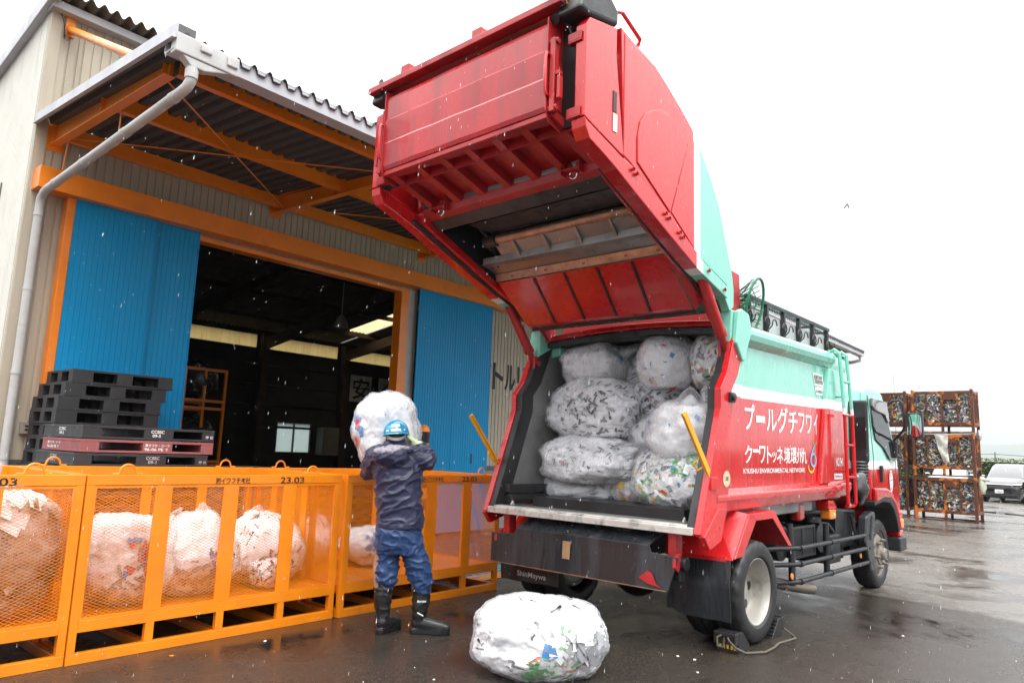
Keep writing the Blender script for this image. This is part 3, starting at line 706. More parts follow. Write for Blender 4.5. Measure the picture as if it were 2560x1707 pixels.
# ------------------------------------------------------------------ refuse truck (own frame: +x forward, +y left, origin under the rear axle)
TY = R(-1.686); TO = Vector((6.0930, 3.5448, 0))
tk = thing('garbage_truck', 'red, white and teal rear-loading garbage truck with its tailgate raised', 'truck', TO, TY)
def tw(p): p = Vector(p); c, s = math.cos(TY), math.sin(TY); return Vector((TO.x + p.x * c - p.y * s, TO.y + p.x * s + p.y * c, p.z))
def tp(mb, name, m, par=None, **k): return mb.build(name, m, par or tk, **k)
def emp(name, par=None):
    e = bpy.data.objects.new(name, None); C.objects.link(e); e.parent = par or tk; return e
def sides(f, mb, *a):
    for s in (-1, 1): f(mb, s, *a)
dz = lambda u: .018 * u
# --- cargo body
cb = emp('cargo_body')
mb = MB()
for s in (-1, 1):
    # recessed side sheet
    mb.add([(-.50, s * 1.05, 1.24), (2.75, s * 1.05, 1.30), (2.75, s * 1.05, 2.56), (-.08, s * 1.05, 2.53)], [(0, 1, 2, 3)])
    # sill box
    sec = [(1.05, 1.255), (1.125, 1.205), (1.125, 1.165), (1.085, 1.075), (1.035, 1.06), (1.035, 1.20)]
    mb.loft([[(u, s * y, z + dz(u)) for y, z in sec] for u in (-.70, 2.05, 2.32)], cap=True)
    sec2 = [(1.05, 1.255), (1.10, 1.22), (1.10, 1.165), (1.07, 1.085), (1.035, 1.07), (1.035, 1.20)]
    mb.loft([[(u, s * y, z + dz(u)) for y, z in sec2] for u in (2.32, 2.66)] + [[(2.74, s * (y - .06), z + .01 + dz(2.7)) for y, z in sec2]], cap=True)
    # rounded top rail
    sec3 = [(1.05, 2.46), (1.115, 2.515), (1.13, 2.56), (1.125, 2.60), (1.10, 2.635), (1.05, 2.655), (.9, 2.665), (.9, 2.48)]
    mb.loft([[(u, s * y, z + dz(u)) for y, z in sec3] for u in (-.12, 2.16)] + [[(2.22, s * (y - .01), z + dz(2.2)) for y, z in sec3]], cap=True)
    sec4 = [(1.05, 2.46), (1.06, 2.515), (1.06, 2.56), (1.05, 2.60), (1.03, 2.635), (1.0, 2.655), (.9, 2.665), (.9, 2.48)]
    mb.loft([[(u, s * y, z + dz(u)) for y, z in sec4] for u in (2.22, 2.75)], cap=True)
    # front pillar (raised band) and rear pillar
    mb.prism([(1.70, 1.262), (1.95, 1.268), (2.29, 2.495), (2.03, 2.49)], s * 1.048, s * 1.105, 'y')
    mb.prism([(-.70, 1.09), (-.50, 1.09), (-.06, 2.49), (-.30, 2.49)], s * 1.04, s * 1.12, 'y')
mb.add([(-.1, -1.05, 2.66), (2.75, -1.05, 2.70), (2.75, 1.05, 2.70), (-.1, 1.05, 2.66)], [(0, 1, 2, 3)])
mb.add([(2.75, -1.05, 1.1), (2.75, 1.05, 1.1), (2.75, 1.05, 2.70), (2.75, -1.05, 2.70)], [(0, 1, 2, 3)])
tp(mb, 'body_shell', m_body, cb, bev=.012, recalc=True)
# inner bin
mb = MB()
for s in (-1, 1):
    mb.add([(-.86, s * 1.0, .97), (1.7, s * 1.0, 1.0), (1.7, s * 1.0, 2.62), (-.22, s * 1.0, 2.56)], [(0, 1, 2, 3)])
mb.add([(-.22, -1.0, 2.56), (1.7, -1.0, 2.60), (1.7, -.5, 2.65), (-.20, -.5, 2.63)], [(0, 1, 2, 3)]); mb.add([(-.22, 1.0, 2.56), (1.7, 1.0, 2.60), (1.7, .5, 2.65), (-.20, .5, 2.63)], [(0, 1, 2, 3)])
mb.add([(-.20, -.5, 2.63), (1.7, -.5, 2.65), (1.7, .5, 2.65), (-.20, .5, 2.63)], [(0, 1, 2, 3)])
mb.add([(-.92, -1.0, .968), (1.7, -1.0, .99), (1.7, 1.0, .99), (-.92, 1.0, .968)], [(0, 1, 2, 3)]); mb.add([(1.6, -1.0, .98), (1.6, 1.0, .98), (1.6, 1.0, 2.65), (1.6, -1.0, 2.65)], [(0, 1, 2, 3)])
tp(mb, 'bin_lining', m_inner, cb, recalc=False)
mb = MB(); mb.box(-.80, -.1, .93, .998, 1.09, 1.165); mb.tube([(-.78, .95, 1.03), (-.1, .95, 1.03)], .05, 10); tp(mb, 'guide_rail', m_darksteel, cb, bev=.005)
mb = MB(); mb.box(-.80, -.1, -.998, -.93, 1.09, 1.165); tp(mb, 'guide_rail', m_darksteel, cb, bev=.005)
# rear frame: red posts with a dark sealing face inside
E0, E1 = (-.955, .915), (-.245, 2.70)
def post_poly(a, b):   # band along the slanted rear edge, a..b ahead of the edge
    k = [(-.955, .915), (-.60, 1.88), (-.60, 2.04), (-.48, 2.18), (-.26, 2.68)]
    return [(u + a, z) for u, z in k] + [(u + b, z) for u, z in k[::-1]]
mb = MB()
for s in (-1, 1):
    mb.prism(post_poly(0, .20), s * 1.065, s * 1.125, 'y')
    mb.prism([(-.93, .90), (-.60, .90), (-.62, 1.09), (-.80, 1.25)], s * 1.06, s * 1.128, 'y')
    mb.prism([(-.935, .90), (-.85, .80), (-.66, .86), (-.55, 1.10), (-.70, 1.10)], s * 1.095, s * 1.15, 'y')
mb.loft([[(-.255 + .0 * k, -1.06 + 2.12 * k / 10, 2.655 + .055 * math.sin(math.pi * k / 10) - d) for d in (0, .05)] + [(-.12, -1.06 + 2.12 * k / 10, 2.655 + .055 * math.sin(math.pi * k / 10) - d) for d in (.05, 0)] for k in range(11)])
tp(mb, 'rear_frame', m_red, cb, bev=.006)
mb = MB()
for s in (-1, 1): mb.prism(post_poly(.018, .19), s * .999, s * 1.064, 'y')
mb.loft([[(-.22, -1.0 + 2.0 * k / 10, 2.60 + .05 * math.sin(math.pi * k / 10) - d) for d in (0, .045)] + [(-.05, -1.0 + 2.0 * k / 10, 2.60 + .05 * math.sin(math.pi * k / 10) - d) for d in (.045, 0)] for k in range(11)])
tp(mb, 'door_seal', m_darksteel, cb)
mb = MB(); mb.box(-.955, -.90, -1.06, 1.06, .905, .962); mb.box(-.93, -.82, -1.0, 1.0, .960, .976)
mb.add([(-.957, -1.03, .935), (-.957, 1.03, .935), (-.957, 1.03, .945), (-.957, -1.03, .945)], [(0, 1, 2, 3)])
tp(mb, 'rear_sill', m_sill, cb, bev=.006)
for s in (-1, 1):
    mb = MB(); mb.tube([(-.80, s * .90, .978), (-.78, s * .90, 1.01), (-.76, s * .90, .978)], .01, 8); tp(mb, 'hold_eye', m_sill, cb, smooth=True)
    mb = MB()    # hinge cover
    mb.prism([(-.36, 2.44), (-.30, 2.72), (-.24, 2.745), (-.10, 2.72), (-.05, 2.60), (-.07, 2.54), (-.20, 2.30), (-.24, 2.30)], s * 1.10, s * 1.15, 'y')
    mb.prism([(-.36, 2.44), (-.33, 2.73), (-.10, 2.73), (-.05, 2.60)], s * .99, s * 1.099, 'y')
    tp(mb, 'hinge_cover', m_teal, cb, bev=.012)
    mb = MB(); mb.box(-.47, -.37, s * 1.12 - .025, s * 1.12 + .025, 1.94, 2.02); mb.lathe([(.03, -.03), (.03, .03)], (-.43, s * 1.14, 1.98), 'y', 12, True); tp(mb, 'latch_block', m_black, cb, bev=.006)
    mb = MB(); mb.box(-.80, -.70, s * 1.11 - .03, s * 1.11 + .03, 1.24, 1.34); tp(mb, 'arm_bracket', m_red, cb, bev=.006)
    arm = MB(); arm.beam((-.755, s * 1.115, 1.33), (-1.175, s * 1.115, 1.80), .012, .052, (1, 0, 1)); arm.beam((-.755, s * 1.10, 1.33), (-1.175, s * 1.10, 1.80), .03, .010, (1, 0, 1))
    ao = tp(arm, 'warning_arm', m_yel, cb, bev=.002)
    hd_ = MB(); hd_.tube([(-.93, s * 1.10, 1.47), (-.955, s * 1.07, 1.44), (-.90, s * 1.07, 1.385), (-.875, s * 1.10, 1.41)], .007, 8); hd_.build('grip', m_yel, ao, smooth=True)
# lettering on the right flank (written nose to tail)
X_, U_ = (1, 0, .012), (0, 0, 1)
yl = -1.0535
xs_ = [(.0, .20), (.235, .19), (.46, .235), (.71, .255), (.985, .225), (1.24, .16), (1.44, .165), (1.66, .115)]
for (x, w_), ch, zo, h_ in zip(xs_, 'プールグチフワイ', (1.735, 1.81, 1.745, 1.735, 1.74, 1.755, 1.755, 1.755), (.23, .065, .20, .25, .22, .20, .19, .22)):
    rough_text('lettering', ch, w_, h_, m_txtw, cb, (x, yl, zo + .006 * x), X_, U_)
for i, ch in enumerate('クーワトッネ境環州九'):
    ww = [.155, .115, .135, .105, .105, .15, .155, .155, .145, .135][i]; xx = [0, .175, .30, .47, .585, .695, .865, 1.03, 1.19, 1.32][i]
    zz = {'ー': (1.545, .03), 'ッ': (1.46, .10)}.get(ch, (1.452, .155)); rough_text('lettering', ch, ww, zz[1], m_txtw, cb, (xx - .01, yl, zz[0] + .008 * xx), X_, U_)
rough_text('lettering', 'KYUSHU ENVIRONMENTAL NETWORK', 1.43, .043, m_txtw, cb, (-.038, yl, 1.364), X_, U_)
rough_text('lettering', 'NO.941', .235, .095, m_txtw, cb, (2.315, yl, 1.448), X_, U_)
def plate(x0, x1, z0, z1, m, y=yl, name='sticker', par=None, rake=0):
    mb = MB(); mb.add([(x0, y, z0), (x1, y, z0), (x1 + rake, y, z1), (x0 + rake, y, z1)], [(0, 1, 2, 3)]); return tp(mb, name, m, par or cb, recalc=False)
plate(2.245, 2.52, 1.31, 1.37, m_white); rough_text('lettering', 'ShinMaywa', .22, .032, mat('blue_ink', (.02, .05, .3), .4), cb, (2.272, yl - .002, 1.322), X_, U_)
plate(1.755, 2.045, 2.185, 2.41, m_white, rake=-.09)
for i, (tx, w_, h_) in enumerate((('産業廃棄物', .24, .048), ('収集運搬車', .24, .048), ('㈱イワフチ', .18, .030), ('018831', .19, .032))):
    rough_text('lettering', tx, w_, h_, m_txtk, cb, (1.70 + .018 * i, yl - .002, 2.345 - i * .048 + (.0, .0, .008, .004)[i]), X_, U_)
mb = MB(); mb.lathe([(.0, 0), (.064, 0)], (-.505, -1.1235, 1.325), 'y', 24); tp(mb, 'round_sticker', mat('beige_sticker', (.62, .50, .32), .4), cb, recalc=False)
rough_text('lettering', '28', .05, .03, m_txtk, cb, (-.53, -1.1255, 1.312), X_, U_)
def strip(mb, pts, w, y):   # flat ribbon in the plane of the flank
    pts = [Vector((a, 0, b)) for a, b in pts]; n = len(pts); vs = []
    for i, p in enumerate(pts):
        t = (pts[min(i + 1, n - 1)] - pts[max(i - 1, 0)]).normalized(); q = Vector((-t.z, 0, t.x)) * w * (.5 if not isinstance(w, list) else 1)
        vs += [(p.x - q.x, y, p.z - q.z), (p.x + q.x, y, p.z + q.z)]
    mb.add(vs, [(2 * i, 2 * i + 1, 2 * i + 3, 2 * i + 2) for i in range(n - 1)])
mb = MB(); mb.cm = 0
cxx, czz = 1.628, 1.505
strip(mb, [(cxx - .075 * math.cos(R(a)) * -1, czz + .062 * math.sin(R(a))) for a in range(200, -150, -12)] , .024, yl - .001)
strip(mb, [(1.668, 1.652), (1.61, 1.60), (1.57, 1.54), (1.556, 1.49), (1.575, 1.455)], .022, yl - .0012)
mb.cm = 1
strip(mb, [(1.676, 1.65), (1.672, 1.55), (1.66, 1.47)], .014, yl - .002)
mb.add([(1.676, yl - .002, 1.648), (1.62, yl - .002, 1.705), (1.625, yl - .002, 1.668)], [(0, 1, 2)]); mb.add([(1.676, yl - .002, 1.648), (1.735, yl - .002, 1.712), (1.72, yl - .002, 1.668)], [(0, 1, 2)])
mb.cm = 2
strip(mb, [(1.485 + .075 + .085 * math.cos(R(a)), 1.45 + .068 * math.sin(R(a))) for a in range(180, 361, 15)], .022, yl - .0025)
tp(mb, 'emblem', [mat('sky_blue_ink', (.13, .42, .85), .3), mat('green_ink', (.02, .45, .12), .3), mat('yellow_ink', (.80, .50, .04), .3)], cb, recalc=False)
# roof rack
rk = emp('roof_rack')
mb = MB(); us = (.30, .70, 1.12, 1.53, 1.94, 2.38)
for s in (-.97, .55):
    mb.box(.25, 2.42, s - .022, s + .022, 2.955, 2.99)
    for u in us: mb.box(u - .028, u + .012, s - .02, s + .02, 2.66, 2.956)
for u in us[::5] + us[4:5]: mb.box(u - .02, u + .02, -.95, .53, 2.93, 2.954)
tp(mb, 'frame', m_black, rk, bev=.003)
mb = MB(); mb.box(.28, 2.36, -.945, -.925, 2.68, 2.885); mb.build('side_board', mat('grey_board', (.42, .42, .43), .5), rk)
for u in us:
    for d in (-1, 1):
        mb = MB(); mb.tube([(u + d * .015, -.985, 2.73), (u + d * .03, -1.01, 2.76)] + [(u + d * (.085 - .055 * math.cos(a)), -1.015, 2.775 + .055 * math.sin(a)) for a in [R(x) for x in range(0, 181, 30)]] , .007, 6); tp(mb, 'hook', m_black, rk, smooth=True)
# ladder
mb = MB()
for a, b in ((2.10, 2.245), (2.335, 2.50)):
    mb.tube([(a + .02, -1.06, 2.66), (a, -1.14, 2.70), (a - .0, -1.19, 2.66), (b - .03, -1.19, 2.0), (b, -1.19, 1.06)], .019, 8)
mb.tube([(2.245, -1.19, 1.06), (2.25, -1.17, 1.03), (2.49, -1.17, 1.03), (2.50, -1.19, 1.06)], .019, 8); mb.tube([(2.12, -1.08, 2.69), (2.35, -1.08, 2.69)], .019, 8)
for t in (2.36, 2.0, 1.68, 1.34):
    a = 2.13 + (2.70 - t) * .075; mb.tube([(a - .02, -1.19, t), (a + .27, -1.19, t)], .014, 8)
for t in (2.2, 1.4): mb.tube([(2.27, -1.19, t), (2.27, -1.05, t)], .012, 6)
tp(mb, 'ladder', m_lad, smooth=True)
# --- tailgate, raised
tg = emp('tailgate')
OUT = [(-2.50, 4.30), (-2.443, 4.345), (-2.12, 4.42), (-2.04, 4.47), (-1.96, 4.45), (-1.877, 4.43), (-1.57, 4.38), (-1.406, 4.31), (-1.147, 4.18), (-1.006, 4.10), (-.872, 3.99), (-.68, 3.79), (-.515, 3.56), (-.364, 3.21), (-.285, 3.02), (-.262, 2.90), (-.27, 2.76), (-.344, 2.715)]
LOW = [(-.448, 2.80), (-.985, 2.945), (-1.38, 3.095), (-1.88, 3.29), (-2.112, 3.385), (-2.30, 3.45), (-2.43, 3.49), (-2.475, 3.56), (-2.485, 3.62)]
mb = MB()
for s in (-1, 1):
    mb.prism([p for p in OUT if p[0] > -2.06] + [(-.448, 2.83), (-.985, 2.96), (-1.88, 3.32), (-1.98, 3.42)], s * 1.01, s * 1.085, 'y')
    mb.prism(LOW + [(-2.47, 3.605), (-2.03, 3.485), (-1.90, 3.468), (-1.38, 3.25), (-.88, 3.025), (-.45, 2.90)], s * 1.0, s * 1.115, 'y')     # lower band
    mb.prism([(-2.485, 3.63), (-2.485, 4.27), (-2.443, 4.335), (-2.125, 4.41), (-2.125, 4.2), (-2.02, 3.51), (-2.06, 3.515), (-2.44, 3.615)], s * 1.025, s * 1.108, 'y')    # rear corner box
    mb.prism([(-2.0, 4.44), (-1.86, 4.40), (-1.40, 4.24), (-1.12, 4.10), (-.87, 3.90), (-.70, 3.70), (-.52, 3.42), (-.42, 3.10), (-.40, 2.92), (-.9, 3.06), (-1.9, 3.50), (-2.0, 3.53)], s * 1.08, s * 1.092, 'y')
    tp(mb, 'side_panel', m_gate, tg, bev=.014); mb = MB()
shell = MB()
prof = [p for p in OUT if p[0] > -2.06]
shell.loft([[(u, y, z) for u, z in prof] for y in (-1.012, 1.012)], cap=False, closed=False)
tp(shell, 'outer_shell', m_gate, tg, recalc=False, smooth=True)
# oval inspection cover and its seam, both flanks
for s in (-1, 1):
    ov = [(-1.83, 3.53), (-1.835, 3.72), (-1.80, 3.85), (-1.73, 3.94), (-1.64, 4.0), (-1.53, 4.045), (-1.40, 4.06), (-1.28, 4.02), (-1.18, 3.96), (-1.11, 3.90), (-1.24, 3.60), (-1.37, 3.29)]
    mb = MB(); mb.prism(ov, s * 1.091, s * 1.102, 'y'); tp(mb, 'inspection_cover', m_gate, tg, bev=.005)
    mb = MB(); mb.prism([(-1.35, 3.30), (-1.095, 3.93), (-1.0, 3.86), (-.99, 3.10)], s * 1.0925, s * 1.099, 'y'); tp(mb, 'cover_plate', m_gate, tg, bev=.003)
    mb = MB()
    for u, z in ((-1.93, 3.44), (-1.885, 3.42), (-1.48, 3.245), (-1.43, 3.222), (-1.27, 3.155), (-1.22, 3.13), (-.80, 2.96), (-.52, 2.86)): mb.lathe([(.016, 0), (.016, .01), (.008, .018), (.001, .018)], (u, s * 1.116 if s > 0 else -1.134, z), 'y', 8)
    tp(mb, 'bolt', m_red, tg)
    mb = MB(); mb.box(-2.165, -2.125, s * 1.112 - .002, s * 1.112 + .002, 3.78, 3.93); tp(mb, 'recessed_grip', m_darksteel, tg, bev=.001)
    mb = MB(); mb.box(-2.165, -2.115, s * 1.112 - .0015, s * 1.112 + .0015, 3.64, 3.77); tp(mb, 'caution_sticker', mat('pale_sticker', (.72, .70, .58), .4), tg)
    mb = MB(); mb.prism([(-2.56, 4.35), (-2.52, 4.52), (-2.47, 4.585), (-2.20, 4.60), (-2.11, 4.54), (-2.11, 4.43), (-2.14, 4.42), (-2.46, 4.345)], s * .90, s * 1.115, 'y'); tp(mb, 'rear_lamp_housing', m_plastic, tg, bev=.03, seg=3)
    mb = MB(); mb.lathe([(.028, -.004), (.028, .004)], (0, 0, 0), 'x', 12, True); mb.v = [(-2.565 + x, s * .97 + y, 4.43 + z) for x, y, z in mb.v] + [(-2.565 + x, s * .97 + y, 4.51 + z) for x, y, z in mb.v]; k = len(mb.f); mb.f += [tuple(i + len(mb.v) // 2 for i in f) for f in mb.f]; mb.m = [0] * len(mb.f); tp(mb, 'lamp_hole', m_black, tg)
    mb = MB(); mb.tube([(-2.07, s * 1.0, 4.46), (-2.04, s * 1.04, 4.60), (-1.98, s * 1.05, 4.625), (-1.74, s * 1.05, 4.53), (-1.73, s * 1.03, 4.50), (-1.80, s * 1.0, 4.40)], .016, 8); tp(mb, 'grab_handle', m_red, tg, smooth=True)
    mb = MB(); mb.beam((-.76, s * 1.05, 2.90), (-.35, s * 1.05, 2.385), .001, .001); 
    mb = MB(); mb.tube([(-.78, s * 1.05, 2.93), (-.44, s * 1.05, 2.50)], .046, 14); mb.tube([(-.44, s * 1.05, 2.50), (-.345, s * 1.05, 2.38)], .030, 12); mb.tube([(-.46, s * 1.05, 2.525), (-.43, s * 1.05, 2.487)], .052, 14)
    tp(mb, 'lift_cylinder', m_redd, tg, smooth=True)
    mb = MB(); mb.box(-.40, -.24, s * 1.085 - .012, s * 1.085 + .012, 2.25, 2.45); mb.box(-.40, -.24, s * 1.015 - .012, s * 1.015 + .012, 2.25, 2.45); mb.lathe([(.03, -.06), (.03, .06)], (-.345, s * 1.05, 2.38), 'y', 12, True); tp(mb, 'cylinder_bracket', m_redd, tg, bev=.004)
    # inner lower rail with black seal
    rl = [(-.50, 2.80), (-1.0, 2.97), (-1.9, 3.34), (-2.05, 3.41), (-2.05, 3.56), (-1.88, 3.50), (-1.0, 3.14), (-.50, 2.93)]
    mb = MB(); mb.prism(rl, s * .93, s * 1.0, 'y'); tp(mb, 'inner_rail', m_red, tg, bev=.006)
    mb = MB(); mb.tube([(-.42, s * .985, 2.80), (-.62, s * .985, 2.79), (-.74, s * .985, 2.87), (-.80, s * .985, 2.90), (-1.3, s * .985, 3.085), (-1.9, s * .985, 3.33), (-2.12, s * .985, 3.42)], .02, 8); tp(mb, 'rubber_seal', m_rub, tg, smooth=True)
    mb = MB(); mb.add([(-1.9, s * .925, 3.42), (-.6, s * .925, 2.85), (-.6, s * .925, 3.2), (-1.0, s * .925, 3.8), (-1.8, s * .925, 4.1), (-2.3, s * .925, 3.75)], [(0, 1, 2, 3, 4, 5)]); tp(mb, 'inner_cheek', m_darksteel, tg, recalc=False)
    # red hinge lug beside the pivot
    mb = MB(); mb.prism([(-.55, 2.80), (-.30, 2.62), (-.20, 2.70), (-.30, 2.86), (-.5, 2.9)], s * .90, s * .94, 'y'); tp(mb, 'hinge_lug', m_redd, tg, bev=.004)
# rear face of the hopper
fv0, fv1 = -.86, .86
mb = MB(); nn = 24; rows = [(3.70, -2.565), (3.73, -2.575), (3.92, -2.580), (3.935, -2.574), (4.12, -2.579), (4.135, -2.572), (4.30, -2.570), (4.335, -2.555)]
mb.loft([[(u + .004 * fbm(Vector((k * .35, z * 2, 1))), fv0 + (fv1 - fv0) * k / nn, z) for k in range(nn + 1)] for z, u in rows], cap=False, closed=False)
mb.box(-2.56, -2.40, fv0, fv0 + .012, 3.70, 4.34); mb.box(-2.56, -2.40, fv1 - .012, fv1, 3.70, 4.34)
mb.add([(-2.565, fv0, 3.70), (-2.565, fv1, 3.70), (-2.46, fv1, 3.665), (-2.46, fv0, 3.665)], [(0, 1, 2, 3)])
tp(mb, 'hopper_face', m_redf, tg, recalc=False, smooth=True, ang=8)
for s in (-1, 1):
    mb = MB(); mb.prism([(-2.59, 3.70), (-2.55, 3.62), (-2.42, 3.60), (-2.36, 3.8), (-2.36, 4.38), (-2.52, 4.40), (-2.585, 4.36)], s * .86, s * .868, 'y'); tp(mb, 'cheek_plate', m_redd, tg, bev=.003)
    lk = MB(); y = s * .905
    lk.box(-2.58, -2.53, y - .02, y + .02, 3.68, 4.20); lk.box(-2.575, -2.535, s * .955 - .012, s * .955 + .012, 3.76, 3.92); lk.box(-2.57, -2.53, s * .93 - .03, s * .93 + .03, 3.93, 3.96)
    lk.lathe([(.022, -.035), (.022, .035)], (-2.555, y, 4.18), 'y', 10, True); lk.lathe([(.022, -.035), (.022, .035)], (-2.555, y, 3.71), 'y', 10, True)
    tp(lk, 'link_arm', m_redd, tg, bev=.005)
    mb = MB(); mb.tube([(-2.565, s * .876, 3.80), (-2.60, s * .876, 3.80), (-2.612, s * .876, 3.83), (-2.612, s * .876, 4.06), (-2.60, s * .876, 4.09), (-2.56, s * .876, 4.09)], .012, 8); tp(mb, 'grip_bar', m_red, tg, smooth=True)
    for z in (3.63, 4.16):
        mb = MB(); mb.box(-2.50, -2.45, s * 1.0 - .08, s * 1.0 + .03, z, z + .012); mb.box(-2.50, -2.49, s * 1.0 - .08, s * 1.0 + .03, z + .012, z + .07); tp(mb, 'link_bracket', m_redd, tg, bev=.003)
    mb = MB(); mb.box(-2.42, -2.38, s * .95 - .08, s * .95 + .08, 3.62, 4.34); tp(mb, 'gap_shade_plate', m_black, tg)  # black plate set in the gap to imitate its shade
    mb = MB(); mb.tube([(-2.56, s * .90, 4.34), (-2.53, s * .90, 4.37), (-2.50, s * .905, 4.40)], [.035, .03, .012], 10); mb.tube([(-2.5, s * .91, 4.36), (-2.47, s * .95, 4.32), (-2.45, s * .97, 4.24), (-2.47, s * .96, 4.18)], .01, 6); tp(mb, 'cable_gland', m_rub, tg, smooth=True)
mb = MB(); mb.prism([(-2.60, 4.425), (-2.60, 4.475), (-2.57, 4.49), (-2.46, 4.50), (-2.46, 4.44), (-2.52, 4.425)], -.98, 1.10, 'y'); tp(mb, 'rear_bar', m_redd, tg, bev=.006)
mb = MB(); mb.add([(-2.50, -.9, 4.43), (-2.50, .95, 4.43), (-2.40, .95, 4.33), (-2.40, -.9, 4.33)], [(0, 1, 2, 3)]); mb.add([(-2.40, -.95, 3.6), (-2.40, .95, 3.6), (-2.36, .95, 4.4), (-2.36, -.95, 4.4)], [(0, 1, 2, 3)]); tp(mb, 'rear_backplate', m_redd, tg, recalc=False)
for y in (-.16, .66):
    mb = MB(); mb.box(-2.57, -2.47, y - .05, y + .05, 4.49, 4.56); tp(mb, 'marker_block', m_redd, tg, bev=.006)
mb = MB(); mb.lathe([(.02, -.99), (.035, -.985), (.035, -.98)], (-2.53, 0, 4.455), 'y', 12); tp(mb, 'side_marker', m_amberoff, tg)
# sloped ribbed belly between the face and the lower beam
mb = MB(); mb.add([(-2.50, -.90, 3.72), (-2.50, .90, 3.72), (-2.02, .90, 3.58), (-2.02, -.90, 3.58)], [(0, 1, 2, 3)]); tp(mb, 'belly_plate', m_redd, tg, recalc=False)
for v in (-.61, -.34, -.06, .22, .50, .80, -.86):
    mb = MB(); mb.prism([(-2.55, 3.665), (-2.02, 3.50), (-2.02, 3.58), (-2.5, 3.72)], v - .035, v + .035, 'y'); tp(mb, 'rib', m_redd, tg, bev=.004)
mb = MB(); mb.box(-2.56, -2.47, -.86, .86, 3.655, 3.695); mb.prism([(-2.04, 3.46), (-2.05, 3.53), (-1.97, 3.53), (-1.965, 3.44)], -.95, .95, 'y'); tp(mb, 'cross_beam', m_redd, tg, bev=.006)
mb = MB(); mb.prism([(-1.965, 3.435), (-1.97, 3.50), (-1.87, 3.46), (-1.87, 3.375)], -.96, .96, 'y'); tp(mb, 'hopper_lip', m_darksteel, tg, bev=.008)
for s in (-1, 1):
    mb = MB(); y = s * .70
    mb.box(-2.10, -1.98, y - .085, y - .077, 3.46, 3.70); mb.box(-2.10, -1.98, y + .077, y + .085, 3.46, 3.70); mb.box(-2.10, -1.98, y - .077, y + .077, 3.49, 3.50)
    for d in (-.035, .035): mb.box(-2.06, -2.03, y + d - .01, y + d + .01, 3.50, 3.55)
    lb = tp(mb, 'hook_bracket', m_redd, tg, bev=.002)
    mb = MB(); mb.tube([(-2.05, y + .032 * math.cos(a), 3.465 + .032 * math.sin(a)) for a in [R(x) for x in range(150, 391, 20)]], .007, 8); mb.build('hook', m_chrome, lb, smooth=True)
# inside: curved back plate, shaft, scraper with fins, guide plates
cur = [(-1.88, 3.45), (-1.86, 3.60), (-1.78, 3.73), (-1.62, 3.80), (-1.45, 3.78), (-1.30, 3.70), (-1.2, 3.5), (-1.2, 3.2)]
mb = MB(); mb.loft([[(u, y, z) for u, z in cur] for y in (-.925, .925)], cap=False, closed=False); tp(mb, 'hopper_back', m_darksteel, tg, recalc=False, smooth=True)
mb = MB(); mb.add([(-1.80, -.92, 3.40), (-1.80, .62, 3.40), (-1.52, .62, 3.40), (-1.52, -.92, 3.40)], [(0, 1, 2, 3)]); mb.box(-1.52, -1.50, -.92, .62, 3.39, 3.42); tp(mb, 'press_plate', m_darksteel, tg, recalc=False)
mb = MB(); mb.tube([(-1.47, .58, 3.345), (-1.47, -.90, 3.345)], .042, 16); tp(mb, 'shaft', m_bronze, tg, smooth=True)
mb = MB(); mb.tube([(-1.47, .72, 3.345), (-1.47, .58, 3.345)], .06, 14); mb.tube([(-1.47, .70, 3.34), (-1.40, .74, 3.30), (-1.30, .72, 3.24), (-1.22, .80, 3.18)], .012, 8); mb.tube([(-1.85, .60, 3.48), (-1.5, .66, 3.36), (-1.26, .74, 3.22)], .016, 8); tp(mb, 'hydraulic_hose', m_rub, tg, smooth=True)
mb = MB(); mb.add([(-1.47, .62, 3.31), (-1.47, -.92, 3.31), (-1.36, -.92, 3.225), (-1.36, .62, 3.225)], [(0, 1, 2, 3)]); tp(mb, 'scraper_plate', m_steel, tg, recalc=False)
for v in (.40, .06, -.28, -.62, -.88):
    mb = MB(); mb.prism([(-1.475, 3.30), (-1.35, 3.16), (-1.345, 3.225), (-1.47, 3.33)], v - .012, v + .012, 'y'); tp(mb, 'scraper_fin', m_steel, tg, bev=.002)
mb = MB(); mb.box(-1.37, -1.33, -.92, .85, 3.17, 3.23); mb.add([(-1.33, -.925, 3.19), (-1.33, .925, 3.19), (-1.24, .925, 3.18), (-1.24, -.925, 3.18)], [(0, 1, 2, 3)]); mb.add([(-1.24, -.925, 3.19), (-1.24, .925, 3.19), (-1.125, .925, 3.14), (-1.125, -.925, 3.14)], [(0, 1, 2, 3)]); tp(mb, 'guide_plate', m_steel, tg, recalc=False)
mb = MB(); mb.beam((-1.115, -.90, 3.105), (-1.115, .92, 3.105), .012, .075, (-.4, 0, 1)); so_ = tp(mb, 'wear_strip', m_bronze, tg, bev=.003)
mb = MB()
for v in (.70, .30, -.12, -.55, -.85): mb.lathe([(.012, 0), (.012, .006), (.001, .008)], (-1.128, v, 3.10), 'x', 8)
mb.build('rivet', m_red, so_)
mb = MB(); mb.add([(-1.10, -.90, 3.06), (-1.10, .90, 3.06), (-.66, .90, 2.715), (-.66, -.90, 2.715)], [(0, 1, 2, 3)]); mb.add([(-.66, -.90, 2.715), (-.66, .90, 2.715), (-.58, .90, 2.70), (-.58, -.90, 2.70)], [(0, 1, 2, 3)])
for s in (-1, 1): mb.add([(-1.10, s * .90, 3.06), (-.60, s * .90, 2.70), (-.60, s * .97, 2.78), (-1.05, s * .97, 3.12)], [(0, 1, 2, 3)])
tp(mb, 'ejector_plate', m_red, tg, recalc=False)
